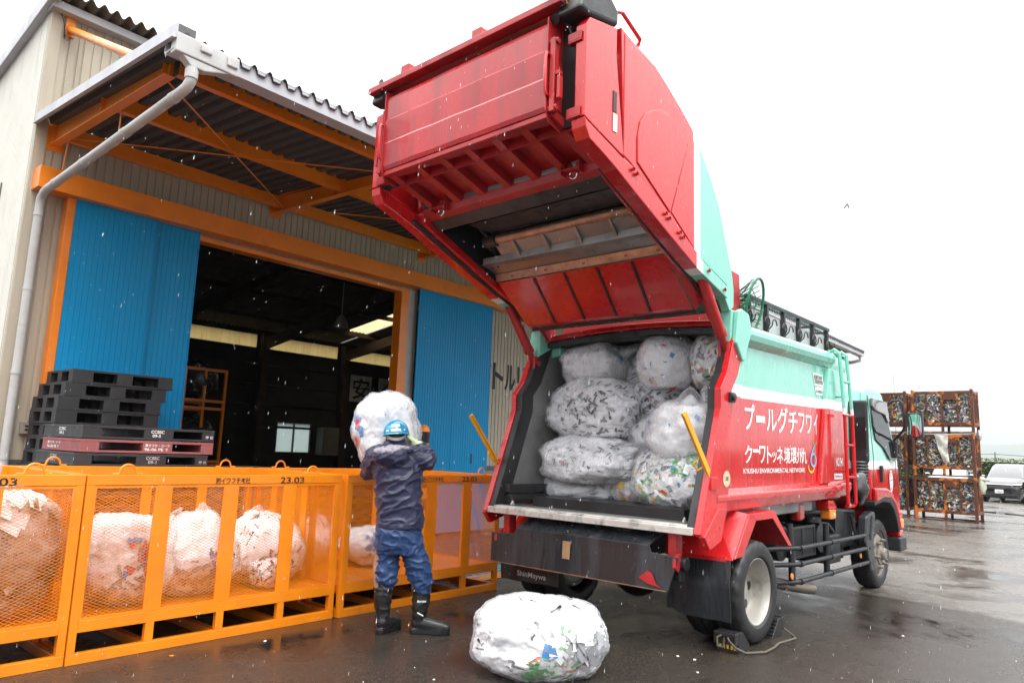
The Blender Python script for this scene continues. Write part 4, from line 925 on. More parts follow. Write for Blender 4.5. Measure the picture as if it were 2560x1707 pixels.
for v, w_ in ((.54, .48), (.19, .12), (-.16, -.22), (-.51, -.57)):
    mb = MB(); mb.beam((-1.095, v - .08, 3.048), (-.665, v, 2.712), .022, .012, (1, 0, 1)); tp(mb, 'groove', m_darksteel, tg)
mb = MB(); rr_ = random.Random(2); n_ = 60
mb.add([(-.60 - .012, -.9 + 1.8 * i / n_, 2.715 + .012) for i in range(n_ + 1)] + [(-.575, -.9 + 1.8 * i / n_, 2.682 - rr_.random() * .014) for i in range(n_ + 1)], [(i, i + 1, n_ + 2 + i, n_ + 1 + i) for i in range(n_)]); tp(mb, 'rubber_lip', m_rub, tg, recalc=False)
mb = MB(); mb.prism([(.02, 3.17), (.19, 3.16), (.21, 2.88), (.08, 2.82), (.03, 2.84)], -.93, -.87, 'y'); mb.prism([(.02, 3.17), (.19, 3.16), (.21, 2.88), (.08, 2.82)], .87, .93, 'y'); tp(mb, 'top_guard', m_redd, cb, bev=.004)
mb = MB(); mb.box(-.02, .2, -.95, .95, 2.66, 2.84); tp(mb, 'hinge_beam', m_redd, cb, bev=.006)
# --- cab
cab = emp('cab')
prof = [(3.45, 1.04), (3.45, 2.33), (3.50, 2.40), (3.58, 2.43), (4.14, 2.43), (4.23, 2.385), (4.36, 2.22), (4.63, 1.535), (4.67, 1.15), (4.63, .62), (4.46, .62), (4.44, .80), (4.37, .93), (4.24, 1.04), (4.06, 1.11), (3.80, 1.125), (3.60, 1.09)]
def vs_(z): return 1.10 if z < 1.55 else 1.10 - (z - 1.55) * .075
mb = MB(); n = len(prof)
rings = [[(u, s * vs_(z) * (1 if k == 0 else .93), z + (.035 if (k and z > 2.3) else 0)) for u, z in prof] for s, k in ((-1, 0), (-1, 1), (1, 1), (1, 0))]
mb.loft(rings, cap=True); tp(mb, 'cab_shell', m_cabp, cab, bev=.035, seg=3, smooth=True)
mb = MB()
for s in (-1, 1):    # flared arch
    arc = [(3.45, 1.205), (3.90, 1.20), (4.10, 1.16), (4.28, 1.05), (4.40, .90), (4.50, .66), (4.45, .66), (4.36, .86), (4.24, 1.0), (4.06, 1.075), (3.80, 1.09), (3.45, 1.04)]
    mb.prism(arc, s * 1.09, s * 1.15, 'y'); tp(mb, 'wheel_flare', m_cabp, cab, bev=.03, seg=3, smooth=True); mb = MB()
mb = MB()
for s in (-1, 1):
    arc = [(3.40, 1.05), (3.80, 1.092), (4.07, 1.07), (4.25, .99), (4.37, .85), (4.45, .64), (4.40, .64), (4.31, .82), (4.2, .94), (4.03, 1.02), (3.78, 1.04), (3.40, 1.0)]
    mb.prism(arc, s * .80, s * 1.135, 'y'); tp(mb, 'arch_liner', m_plastic, cab, bev=.008); mb = MB()
pass
for s in (-1, 1):
    yy = lambda z, o=.004: s * (vs_(z) + o)
    wpoly = [(3.67, 2.26), (3.64, 2.0), (3.72, 1.79), (3.80, 1.765), (4.02, 1.70), (4.24, 1.56), (4.44, 1.53), (4.53, 1.56), (4.34, 2.06), (4.25, 2.27)]
    dr = emp('cab_door', cab)
    mb = MB(); mb.add([(u, yy(z), z) for u, z in wpoly], [tuple(range(len(wpoly)))]); mb.build('side_window', m_glassd, dr, recalc=False)
    mb = MB(); mb.prism([(3.64, 2.30), (3.64, 2.20), (3.74, 2.16), (4.18, 2.12), (4.30, 2.02), (4.35, 2.07), (4.27, 2.29)], s * 1.055, s * 1.085, 'y'); mb.build('window_visor', mat('smoked_visor', (.20, .185, .18), .12, coat=.6), dr, bev=.006)
    sm = MB()
    for a, b in (((3.57, 2.33), (3.53, 1.55)), ((3.53, 1.55), (3.515, 1.215)), ((4.50, 1.54), (4.47, 1.10))): sm.beam((a[0], yy(a[1], .001), a[1]), (b[0], yy(b[1], .001), b[1]), .006, .006)
    sm.build('door_seam', m_black, dr)
    mb = MB(); mb.box(3.80, 3.86, s * 1.10 - .012 if s > 0 else -1.125, 1.125 if s > 0 else -1.088, 1.27, 1.475); mb.build('handle', m_black, dr, bev=.014)
    # white emblem on the door
    em = MB(); o = s * 1.104
    em.add([(4.25 + .075 * math.cos(R(a)), o, 1.285 + .135 * math.sin(R(a))) for a in range(0, 360, 15)], [tuple(range(24))]); em.cm = 1
    em.add([(4.25 + .036 * math.cos(R(a)), o + s * .001, 1.365 + .038 * math.sin(R(a))) for a in range(0, 360, 20)], [tuple(range(18))])
    em.add([(4.25 + .036 * math.cos(R(a)), o + s * .001, 1.215 + .045 * math.sin(R(a))) for a in range(0, 360, 20)], [tuple(range(18))])
    em.add([(4.19, o + s * .001, 1.292), (4.31, o + s * .001, 1.31), (4.31, o + s * .001, 1.296), (4.19, o + s * .001, 1.278)], [(0, 1, 2, 3)]); em.cm = 0
    em.add([(4.25 + .022 * math.cos(R(a)), o + s * .002, 1.365 + .026 * math.sin(R(a))) for a in range(0, 360, 20)], [tuple(range(18))])
    em.add([(4.25 + .022 * math.cos(R(a)), o + s * .002, 1.218 + .032 * math.sin(R(a))) for a in range(0, 360, 20)], [tuple(range(18))])
    em.build('emblem', [m_txtw, m_red], dr, recalc=False)
    mi = emp('wing_mirror', cab)
    mb = MB(); mb.tube([(4.38, s * 1.05, 2.27), (4.36, s * 1.13, 2.315), (4.355, s * 1.21, 2.32), (4.35, s * 1.252, 2.28), (4.35, s * 1.262, 2.0), (4.36, s * 1.24, 1.93), (4.42, s * 1.17, 1.87), (4.47, s * 1.09, 1.80)], .016, 8); mb.build('mirror_arm', m_black, mi, smooth=True)
    mb = MB(); mb.tube([(4.35, s * 1.262, 2.0), (4.33, s * 1.33, 2.0)], .012, 6); mb.box(4.30, 4.37, s * 1.395 - .085, s * 1.395 + .085, 1.84, 2.155); mb.build('mirror_shell', m_plastic, mi, bev=.035, seg=3, smooth=True)
    mm, nn_, pp_, oo_ = newmat('mirror_glass') if s < 0 else (bpy.data.materials['mirror_glass'], None, None, None)
    if pp_: pp_.inputs['Metallic'].default_value = 1; pp_.inputs['Roughness'].default_value = .03; pp_.inputs['Base Color'].default_value = (.62, .66, .66, 1)
    mb = MB(); mb.lathe([(.0, 0)], n=3) if False else None
    gp = [(4.298, s * 1.395 + .073 * math.copysign(abs(math.cos(R(a))) ** .5, math.cos(R(a))), 1.997 + .142 * math.copysign(abs(math.sin(R(a))) ** .5, math.sin(R(a)))) for a in range(0, 360, 12)]
    mb.add(gp + [(4.290, s * 1.395, 1.997)], [(i, (i + 1) % 30, 30) for i in range(30)]); mb.build('mirror_glass', mm, mi, recalc=False, smooth=True, ang=80)
    mb = MB(); mb.box(4.44, 4.50, s * 1.11 - .03, s * 1.11 + .03, 1.58, 1.80); mb.build('mirror_mount', m_plastic, mi, bev=.02)
    mb = MB(); mb.box(4.55, 4.715, s * 1.03 - .09, s * 1.03 + .09, .67, .80); mb.build('turn_lamp', m_amberoff, cab, bev=.02)
    mb = MB(); mb.box(4.54, 4.70, s * 1.03 - .08, s * 1.03 + .075, .805, .90); mb.box(4.52, 4.70, min(s * .74, s * 1.11), max(s * .74, s * 1.11), .57, .66); mb.build('bumper_corner', m_cabp, cab, bev=.02)
    mb = MB(); mb.box(4.38, 4.68, s * 1.03 - .12, s * 1.03 + .07, .40, .57); mb.build('step', m_plastic, cab, bev=.02)
mb = MB(); mb.add([(4.35, -1.0, 2.24), (4.35, 1.0, 2.24), (4.62, 1.04, 1.60), (4.62, -1.04, 1.60)], [(0, 1, 2, 3)]); mb.v = [(x + .03, y, z) for x, y, z in mb.v]; tp(mb, 'windscreen', m_glassd, cab, recalc=False)
mb = MB(); mb.box(4.55, 4.74, -.98, .98, .45, .72); tp(mb, 'front_bumper', m_white, cab, bev=.03)
mb = MB()      # intake panel on the back of the cab
mb.box(3.39, 3.452, -1.085, -.86, 1.50, 2.255); mb.box(3.38, 3.46, -1.05, -.88, 1.20, 1.50)
ip = tp(mb, 'air_intake', m_plastic, cab, bev=.03, seg=3)
mb = MB()
for i in range(15): mb.box(3.372, 3.392, -1.07, -.95, 1.70 + i * .024, 1.712 + i * .024)
mb.build('louvre', m_plastic, ip); mb = MB(); mb.box(3.375, 3.392, -.945, -.885, 2.12, 2.20); mb.build('lamp', m_black, ip, bev=.01)
mb = MB(); mb.tube([(3.42, -.97, 1.52)] + [(3.42, -.97, 1.50 - i * .018) for i in range(12)], [.09 + (.012 if i % 2 else 0) for i in range(13)], 14); mb.build('bellows', m_rub, ip, smooth=True)
mb = MB(); mb.ell((3.20, -1.02, 1.20), (.14, .10, .20), 20, 14); mb.v = [tuple(Vector(v) + Vector((fbm(Vector(v) * 9), fbm(Vector(v) * 9 + Vector((5, 0, 0))), 0)) * .03) for v in mb.v]; tp(mb, 'covered_filter', mat('black_sheet', (.012, .012, .013), .22, coat=.5), smooth=True, ang=80)
# --- chassis and running gear
ch = emp('chassis'); mb = MB()
for s in (-1, 1): mb.box(-.85, 4.4, s * .42 - .035, s * .42 + .035, .66, .88)
for u in (-.8, .6, 1.6, 2.6, 3.4): mb.box(u - .04, u + .04, -.385, .385, .68, .86)
mb.tube([(0, -.9, .41), (0, .9, .41)], .075, 12); mb.tube([(3.855, -.9, .41), (3.855, .9, .41)], .06, 12); mb.ell((0, 0, .42), (.24, .22, .22), 16, 10); mb.box(-.6, 2.7, -.8, .8, .955, 1.06)
tp(mb, 'frame', m_black, ch)
bb = MB(); bb.box(1.08, 1.72, -1.0, -.62, .57, .84); bo_ = tp(bb, 'battery_box', m_black, ch, bev=.008)
mb = MB()
for a, b, c, d in ((1.06, 1.74, .555, .58), (1.06, 1.74, .832, .857)): mb.box(a, b, -1.015, -1.0, c, d)
for u in (1.06, 1.39, 1.715): mb.box(u, u + .022, -1.0145, -1.0, .58, .832)
mb.build('guard_frame', m_plastic, bo_)
ms = mesh_sheet(.62, .25, .03, .015, .004); o = ms.build('guard_mesh', m_plastic, bo_, recalc=False); o.location = (1.08, -1.006, .58)
for u in (.95, 2.02):
    mb = MB(); mb.tube([(u, -.98, .70), (u, -.5, .70)], .15, 18); tp(mb, 'air_tank', m_black, ch, smooth=True)
mb = MB(); mb.box(2.15, 2.50, -1.02, -.6, .42, .72); tp(mb, 'tool_box', m_plastic, ch, bev=.02)
mb = MB(); mb.tube([(2.45, -.55, .72), (2.9, -.55, .72)], .2, 20); mb.box(2.55, 3.25, -.95, -.5, .55, .95); mb.tube([(2.2, -.7, .92), (2.6, -.9, .95), (3.1, -.95, .93), (3.35, -.9, .80)], .03, 8); mb.tube([(1.9, -.85, .86), (2.3, -.95, .82), (2.6, -.98, .60), (2.62, -.98, .45)], .025, 8); mb.tube([(3.0, -.98, .90), (3.08, -1.0, .66), (3.1, -1.0, .45)], .02, 6); mb.lathe([(.10, 0), (.10, .05), (.07, .06), (.001, .06)], (1.95, -.9, .86), 'z', 16)
tp(mb, 'fuel_tank', m_black, ch, smooth=True)
mb = MB(); mb.tube([(.95, -.5, .35), (1.3, -.62, .30), (1.62, -.80, .23), (1.80, -.88, .20), (1.92, -.91, .185)], .055, 14, cap=False); mb.tube([(1.90, -.905, .187), (1.80, -.88, .20)], .05, 14, cap=True); tp(mb, 'exhaust_pipe', mat('exhaust', (.30, .26, .21), .4, .7, dirt=.4), ch, smooth=True)
mb = MB(); mb.tube([(.4, -.45, .40), (1.0, -.50, .36)], .11, 16); tp(mb, 'muffler', mat('muffler', (.10, .085, .07), .6, .4, dirt=.5), ch, smooth=True)
# right and left flank: bars
for s in (-1, 1):
    sg = emp('side_guard')
    for z in (.675, .53, .37):
        mb = MB(); mb.tube([(.62, s * .93, z), (.80, s * .98, z), (1.0, s * 1.09, z + .002), (1.12, s * 1.10, z), (3.40, s * 1.10, z - .0)], .022, 10); 
        for u in (1.1, 1.95, 3.2): mb.tube([(u - .025, s * 1.10, z), (u + .025, s * 1.10, z)], .029, 10)
        mb.build('guard_bar', m_black, sg, smooth=True)
    mb = MB(); mb.tube([(.98, s * 1.04, .90), (.98, s * 1.06, .60), (.98, s * 1.06, .34)], .032, 10); mb.tube([(1.92, s * 1.06, .86), (1.92, s * 1.06, .34)], .032, 10); mb.tube([(3.18, s * 1.07, .68), (3.18, s * 1.07, .38)], .014, 8); mb.tube([(.80, s * .9, .85), (.95, s * 1.0, .85), (1.0, s * 1.04, .78)], .03, 8)
    mb.build('guard_post', m_black, sg, smooth=True)
    for u, z in ((.93, .43), (2.98, .455)):
        mb = MB(); mb.lathe([(.001, -.008), (.028, -.008), (.03, 0)], (u, s * 1.085 if s > 0 else -1.075, z), 'y', 16); mb.build('reflector', m_amberoff, sg)
    lp = emp('side_lamp', tk); mb = MB(); mb.box(2.02, 2.20, s * 1.02 - .06, s * 1.02 + .05, .895, 1.0); mb.build('lamp_lens', m_amberoff, lp, bev=.015)
    mb = MB(); mb.ell((2.13, s * 1.075 , .945), (.03, .012, .022), 10, 6); mb.build('lamp_bulb', m_amber, lp, smooth=True)
    mb = MB(); mb.prism([(1.98, 1.0), (2.22, 1.0), (2.22, 1.03), (2.14, 1.09), (1.98, 1.09)], s * .94, s * 1.075, 'y'); mb.build('lamp_hood', m_red, lp, bev=.008)
    mb = MB(); mb.box(1.33, 1.49, s * .96 - .05, s * .96 + .05, .90, 1.075); tp(mb, 'red_box', m_redlamp, bev=.03, seg=3, smooth=True)
    # black splash guard ahead of the front wheel and the step
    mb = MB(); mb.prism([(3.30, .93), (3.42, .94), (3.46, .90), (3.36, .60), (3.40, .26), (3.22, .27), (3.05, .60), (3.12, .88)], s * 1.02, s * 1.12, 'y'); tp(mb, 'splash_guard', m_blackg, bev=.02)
    mb = MB(); mb.tube([(3.20, s * 1.125, .62), (3.30, s * 1.125, .88)], .012, 6); tp(mb, 'guard_slot', m_plastic)
    # rear fender
    fd = MB(); k = [(-.48, .71), (-.20, 1.045), (.31, 1.055), (.69, .735)]
    for i in range(3):
        (a, b), (c, d) = k[i], k[i + 1]
        nx, nz = (b - d), (c - a); L = math.hypot(nx, nz); nx, nz = -nx / L * .012, -nz / L * .012
        fd.add([(a, s * (.68 if b < .9 else 1.035), b), (c, s * (.68 if d < .9 else 1.035), d), (c, s * 1.17, d), (a, s * 1.17, b), (a + nx, s * (.68 if b < .9 else 1.035), b - abs(nz)), (c + nx, s * (.68 if d < .9 else 1.035), d - abs(nz)), (c + nx, s * 1.17, d - abs(nz)), (a + nx, s * 1.17, b - abs(nz))], [(0, 1, 2, 3), (4, 7, 6, 5), (0, 4, 5, 1), (1, 5, 6, 2), (2, 6, 7, 3), (3, 7, 4, 0)])
    oo = [(-.48, .71), (-.20, 1.045), (.31, 1.055), (.69, .735)]; ii = [(-.33, .72), (-.07, .985), (.40, .985) if False else (.27, .99), (.62, .735)]
    for i in range(3): fd.prism([oo[i], oo[i + 1], ii[i + 1], ii[i]], s * 1.165, s * 1.175, 'y')
    fd.prism([(-.62, .71), (-.48, .71), (-.30, .93), (.28, .94), (.28, .95), (-.60, .95)], s * .64, s * .70, 'y')
    fd.add([(-.62, s * .64, .70), (-.50, s * 1.165, .70), (-.21, s * 1.165, 1.045), (-.25, s * 1.04, 1.07), (-.36, s * .98, .95), (-.42, s * .64, .95)], [(0, 1, 2, 3, 4, 5)]); fd.box(-.625, -.60, min(s * .64, s * 1.165), max(s * .64, s * 1.165), .70, .735)
    tp(fd, 'fender', m_red, bev=.004)
    mb = MB(); rr_ = random.Random(4); nn2 = 10
    top = [(-.605, s * (.66 + .54 * i / nn2), .715) for i in range(nn2 + 1)]; mid = [(-.60 + .004 * math.sin(i), s * (.66 + .53 * i / nn2), .5) for i in range(nn2 + 1)]; bot = [(-.585 + .006 * math.sin(i * .9), s * (.64 + .55 * i / nn2), .255 + .0 * i + (.03 if i < 2 else 0)) for i in range(nn2 + 1)]
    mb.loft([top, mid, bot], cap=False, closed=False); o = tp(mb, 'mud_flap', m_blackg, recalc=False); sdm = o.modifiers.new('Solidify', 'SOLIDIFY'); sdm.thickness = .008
# wheels
m_tyre = m_rub
def wheel(u, v, s, front):
    wl = emp('wheel'); wl.location = (u, v, .41)
    mb = MB(); Wd = .235; n = 88
    pr = [(.262, .095), (.285, .115), (.335, .122), (.372, .117), (.392, .106), (.404, .092), (.410, .055), (.401, .05), (.401, .04), (.410, .035), (.410, -.035), (.401, -.04), (.401, -.05), (.410, -.055), (.404, -.092), (.392, -.106), (.372, -.117), (.335, -.122), (.285, -.115), (.262, -.095)]
    mod = lambda i, j: (1 - (.030 if (j % 4 == 0) else 0)) if i in (3, 4, 5, 14, 15, 16) else 1
    mb.lathe(pr, (0, 0, 0), 'y', n, mod=mod); ty = mb.build('tyre', m_tyre, wl, smooth=True, ang=25)
    o_ = s    # outward direction
    mb = MB()
    if front:
        rp = [(.268, .088), (.272, .098), (.262, .100), (.252, .085), (.246, .06), (.236, .07), (.205, .098), (.17, .108), (.13, .108)]
    else:
        rp = [(.268, .088), (.273, .098), (.262, .102), (.250, .085), (.243, .03), (.238, -.02), (.225, -.05), (.20, -.06), (.185, -.045), (.12, -.045), (.085, -.045), (.08, -.02), (.06, -.015), (.001, -.015)]
    mb.lathe([(r, h * o_) for r, h in rp], (0, 0, 0), 'y', 48)
    rm = mb.build('rim', m_hub if front else m_rim, wl, smooth=True, ang=30)
    mb = MB()
    if front:
        mb.lathe([(r, h * o_) for r, h in ((.13, .108), (.128, .125), (.085, .128), (.075, .135), (.07, .17), (.055, .185), (.001, .188))], (0, 0, 0), 'y', 28); mb.build('hub', m_hub, rm, smooth=True, ang=30)
        for i in range(6):
            a = R(60 * i + 10); nb = MB(); c = (.165 * math.cos(a), 0, .165 * math.sin(a)); nb.lathe([(.021, .105 * o_), (.021, .14 * o_), (.016, .145 * o_), (.014, .165 * o_), (.001, .165 * o_)], c, 'y', 10); nb.build('wheel_nut', m_hub, rm, smooth=True)
        for i in range(6):
            a = R(60 * i + 40); nb = MB(); c = (.222 * math.cos(a), 0, .222 * math.sin(a)); nb.lathe([(.001, .086 * o_), (.02, .086 * o_)], c, 'y', 10); nb.build('vent_hole', m_black, rm)
    else:
        for i in range(6):
            a = R(60 * i + 5); nb = MB(); c = (.155 * math.cos(a), 0, .155 * math.sin(a)); nb.lathe([(.001, -.042 * o_), (.038, -.042 * o_)], c, 'y', 16); nb.build('vent_hole', m_black, rm)
wheel(3.855, -.93, -1, True); wheel(3.855, .93, 1, True)
for s in (-1, 1): wheel(0, s * 1.045, s, False); wheel(0, s * .775, s, False)
# rear underrun: folded black flap, number-plate carrier, brackets
mb = MB()
P_ = [(-.97, .975, .735), (-.97, .70, .745), (-.97, .675, .80), (-.97, -.70, .80), (-.97, -.72, .748), (-.97, -.955, .735), (-.985, -.875, .478), (-.985, .965, .478)]
mb.add(P_ + [(x + .012, y, z) for x, y, z in P_], [tuple(range(8))[::-1], tuple(range(8, 16))] + [(i, (i + 1) % 8, 8 + (i + 1) % 8, 8 + i) for i in range(8)])
mb.add([(-.965, .675, .80), (-.965, -.70, .80), (-.80, -.76, .905), (-.80, .63, .905)], [(0, 1, 2, 3)])
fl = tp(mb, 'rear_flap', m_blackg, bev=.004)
mb = MB(); mb.box(-.992, -.984, -.86, .955, .476, .483); mb.build('flap_edge', m_bronze, fl)
mb = MB(); mb.add([(-.989, .13, .60), (-.989, .05, .60), (-.983, .05, .745), (-.983, .13, .745)], [(0, 1, 2, 3)]); mb.v = [(x - .003, y, z) for x, y, z in mb.v]; mb.build('wood_scrap', m_card, fl, recalc=False)
mb = MB(); ms_ = [(-.62, .55), (-.70, .61), (-.74, .60), (-.78, .52), (-.83, .50), (-.70, .515)]; mb.add([(-.990, y, z) for y, z in ms_], [tuple(range(6))]); mb.build('red_paint_smear', m_redd, fl, recalc=False)
mb = MB(); mb.box(-.86, -.845, .27, .785, .325, .50); np_ = tp(mb, 'maker_plate', m_black, bev=.01); rough_text('lettering', 'ShinMaywa', .335, .062, mat('grey_ink', (.45, .45, .45), .4), np_, (-.8625, .738, .352), (0, -1, 0), (0, 0, 1))
for s in (-1, 1):
    mb = MB(); mb.box(-.90, -.80, s * .86 - .035, s * .86 + .035, .66, .92); mb.prism([(-.98, .66), (-.97, .73), (-.90, .76), (-.88, .68), (-.93, .62)], s * .92 - .015, s * .92 + .015, 'y'); tp(mb, 'flap_bracket', m_redd, bev=.005)
    mb = MB(); mb.lathe([(.05, -.05), (.05, .05)], (-.86, s * .92, .68), 'y', 14, True); mb.box(-.9, -.82, s * .9 - .03, s * .9 + .03, .55, .70); tp(mb, 'pivot_block', m_black, bev=.006)
# --- things on and by the truck
nt_ = thing('hand_net', 'green landing net hanging on the black rack on the truck roof', 'net', tw((.22, -.98, 2.72)), TY)
mb = MB(); ringp = [(.05 + .16 * math.cos(R(a)), -.06 - .05 * math.sin(R(a)), .16 + .24 * math.sin(R(a))) for a in range(0, 361, 15)]; mb.tube(ringp, .012, 8); mb.build('hoop', m_greennet, nt_, smooth=True)
mb = MB(); rr_ = random.Random(8)
for k in range(26):
    a = R(k * 13.8); p0 = Vector((.05 + .16 * math.cos(a), -.06, .16 + .24 * math.sin(a))); p1 = Vector((-.02 + rr_.uniform(-.05, .05), .06, .1 + rr_.uniform(-.1, .1))); p2 = p0.lerp(p1, .5) + Vector((rr_.uniform(-.04, .04), .08, rr_.uniform(-.05, .05))); mb.tube([p0, p2, p1], .004, 5)
for q in (.35, .6, .85): mb.tube([Vector(p).lerp(Vector((-.02, .06, .1)), q) + Vector((fbm(Vector(p) * 9), fbm(Vector(p) * 7), fbm(Vector(p) * 8))) * .03 for p in ringp], .004, 5)
mb.build('netting', m_greennet, nt_)
def chock(label, u, d):
    t = thing('wheel_chock', label, 'wheel chock', tw((u, -1.08, 0)), TY, 'wheel chocks at the rear wheel')
    mb = MB(); mb.prism([(0, 0), (d * .20, 0), (d * .165, .045), (d * .055, .15), (0, .15)], -.09, .09, 'y'); 
    for i in range(5): z = .03 + i * .024; x = d * (.175 - (z - .03) * 1.05); mb.box(min(x, x + d * .012), max(x, x + d * .012), -.088, .088, z, z + .012)
    mb.build('body', m_rub, t, bev=.004)
    mb = MB(); mb.box(min(-d * .02, -d * .001), max(-d * .02, -d * .001), -.09, .09, .0, .15); mb.box(min(-d * .075, -d * .02), max(-d * .075, -d * .02), -.09, -.075, .06, .15); mb.box(min(-d * .075, -d * .02), max(-d * .075, -d * .02), .075, .09, .06, .15); mb.box(min(-d * .075, -d * .06), max(-d * .075, -d * .06), -.075, .075, .12, .15); mb.build('handle', m_plastic, t, bev=.005)
    mb = MB(); e = -d * .0215
    for y0 in (-.07, -.045, -.01, .02, .05): mb.add([(e, y0, .02), (e, y0 + .018, .02), (e, y0 + .018, .05), (e, y0, .05)], [(0, 1, 2, 3)])
    mb.build('yellow_marking', mat('yellow_mark', (.75, .45, .01), .4), t, recalc=False)
chock('black rubber chock behind the rear wheel, yellow marks on its back', -.40, 1)
chock('black rubber chock in front of the rear wheel, with a ribbed face', .43, -1)
rp = [tw(p) for p in ((-.46, -1.10, .12), (-.50, -1.13, .10), (-.47, -1.17, .05), (-.40, -1.22, .012), (-.25, -1.31, .012), (-.05, -1.30, .012), (.12, -1.27, .012), (.28, -1.29, .012), (.40, -1.30, .012), (.47, -1.25, .014), (.50, -1.16, .05), (.47, -1.10, .10))]
mb = MB(); mb.tube(rp, .009, 8); mb.tube([tw(p) for p in ((-.46, -1.06, .13), (-.50, -1.03, .11), (-.51, -1.04, .05), (-.47, -1.07, .04), (-.44, -1.06, .10))], .009, 8)
tag(mb.build('rope', m_rope, smooth=True), 'grey rope on the ground tying the two wheel chocks together', 'rope')

# ------------------------------------------------------------------ bags of wrapping
def ico(sub):
    bm = bmesh.new(); bmesh.ops.create_icosphere(bm, subdivisions=sub, radius=1.0)
    vs = [v.co.copy() for v in bm.verts]; fs = [tuple(v.index for v in f.verts) for f in bm.faces]; bm.free(); return vs, fs
ICO = {k: ico(k) for k in (4, 5, 6)}
def bag(label, pos, r, seed, group, wrap=None, film=None, flakes=(), tie=None, tl=.45, e=2.5, sub=5, lump=.13, flat=.80, rz=0., tilt=None, cr_=.55, cone=0.):
    vs, fs = ICO[sub]; sd = Vector((seed * 7.13, seed * 3.7, seed * 1.9)); rnd = random.Random(seed)
    T = Vector(tie).normalized() if tie else None
    if T: A = T.orthogonal().normalized(); B = T.cross(A)
    def shape(n, k):
        s = (abs(n.x) ** e + abs(n.y) ** e + abs(n.z) ** e) ** (-1 / e)
        q = n * 1.5 + sd
        s *= 1 + lump * noise.noise(q) + lump * .5 * noise.noise(n * 3.4 + sd)
        cr = noise.noise(n * 4.2 + sd * 1.3 + Vector((noise.noise(n * 3 + sd), 0, noise.noise(n * 2.4 - sd))) * .9)
        s *= 1 - .05 * cr_ * math.exp(-abs(cr) * 16)
        s *= 1 + .018 * noise.noise(n * 11 + sd)
        if T:
            a = n.angle(T); ph = math.atan2(n.dot(B), n.dot(A))
            s *= 1 + .045 * math.exp(-a / .55) * math.cos(ph * 11 + seed) * min(1, a * 4) + tl * math.exp(-(a / .17) ** 2) - .10 * math.exp(-((a - .42) / .22) ** 2)
        if k:
            cr2 = 1 - abs(noise.noise(n * 7.5 + sd)); s *= k - .045 * cr_ * cr2 ** 4 + .018 * cr_ * noise.noise(n * 13 + sd)
        p = Vector((n.x * r[0], n.y * r[1], n.z * r[2])) * s
        if k and T and n.angle(T) < .35: p *= .86
        if cone and T:
            h = max(0, n.dot(T)); q = p.dot(T); lat = p - T * q; p = T * q * (1 + .12 * cone * h) + lat * (1 - cone * (h * h * (3 - 2 * h)) * .75)
        lim = -flat * r[2]
        if p.z < lim: p.z = lim + (p.z - lim) * .10
        return p
    M = Matrix.Rotation(rz, 3, 'Z')
    if tilt: M = Matrix.Rotation(tilt[1], 3, tilt[0]) @ M
    outer = MB(); outer.add([M @ shape(v, 0) for v in vs], fs)
    root = outer.build('wrapping_bag', film or m_film, smooth=True, ang=80, loc=pos)
    tag(root, label, 'bag', group)
    inner = MB(); ip = [M @ shape(v, .965) for v in vs]; inner.add(ip, fs)
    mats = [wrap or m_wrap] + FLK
    for idx, cnt, lx, ly, *dirn in flakes:
        inner.cm = idx + 1; c = 0; tries = 0
        while c < cnt and tries < cnt * 40:
            tries += 1; i = rnd.randrange(len(vs)); n = vs[i]
            if dirn and (n - Vector(dirn[0])).length > dirn[1] * (.4 + .6 * rnd.random()): continue
            p = ip[i]; nn = (M @ Vector((n.x / r[0], n.y / r[1], n.z / r[2]))).normalized()
            t = nn.orthogonal(); t.rotate(Matrix.Rotation(rnd.uniform(0, 6.3), 3, nn)); b = nn.cross(t)
            L = lx * rnd.uniform(.5, 1.3); W_ = ly * rnd.uniform(.6, 1.3); up = nn * rnd.uniform(.002, .012)
            k = 3 if L > 2 * W_ else 2; rows = []
            for a in range(k):
                for q in (-.5, .5): rows.append(p + up + t * L * (a / (k - 1) - .5) + b * W_ * (q + rnd.uniform(-.15, .15)) + nn * rnd.uniform(-.25, .25) * min(L, .05) * .5)
            inner.add(rows, [(2 * a, 2 * a + 1, 2 * a + 3, 2 * a + 2) for a in range(k - 1)]); c += 1
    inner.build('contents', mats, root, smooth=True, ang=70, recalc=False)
    return root
ST_STRIP = [(0, 95, .055, .010), (0, 40, .022, .009), (8, 50, .05, .012), (5, 8, .03, .02)]
ST_DARK = [(0, 170, .06, .012), (8, 150, .055, .022), (0, 60, .03, .014), (5, 26, .022, .018), (1, 6, .03, .012)]
ST_BLUE = [(1, 55, .030, .009), (2, 5, .055, .030), (1, 6, .05, .028)]
ST_MIX = [(3, 40, .045, .025), (1, 40, .04, .022), (6, 40, .04, .024), (0, 60, .06, .014), (7, 130, .06, .04), (8, 80, .05, .03), (2, 16, .04, .02), (4, 16, .035, .02), (5, 24, .04, .02)]
ST_RB = [(2, 9, .07, .04), (1, 10, .06, .035), (1, 26, .03, .012), (8, 20, .04, .01)]
gT = 'plastic bags loaded in the truck'
def tb(label, c, r, seed, **k):
    g_ = 1.07 if c[0] < .9 else 1.0
    return bag(label, tw((c[0] - (.10 if c[2] > 1.3 else -.06), c[1] * 1.03, c[2] + .015)), tuple(q * g_ for q in r), seed, gT, rz=TY, **k)
tb('white bag with red and blue scraps and a knotted neck, highest of the left pile', (.28, .60, 2.37), (.36, .34, .25), 11, flakes=ST_RB, tie=(0.2, -.85, .55), tl=.40, wrap=m_wrapg)
tb('round white bag flecked with blue, top right in the truck bin', (.20, -.255, 2.34), (.36, .275, .285), 12, flakes=ST_BLUE + [(2, 6, .05, .02)], e=2.1, lump=.07, wrap=m_wrap)
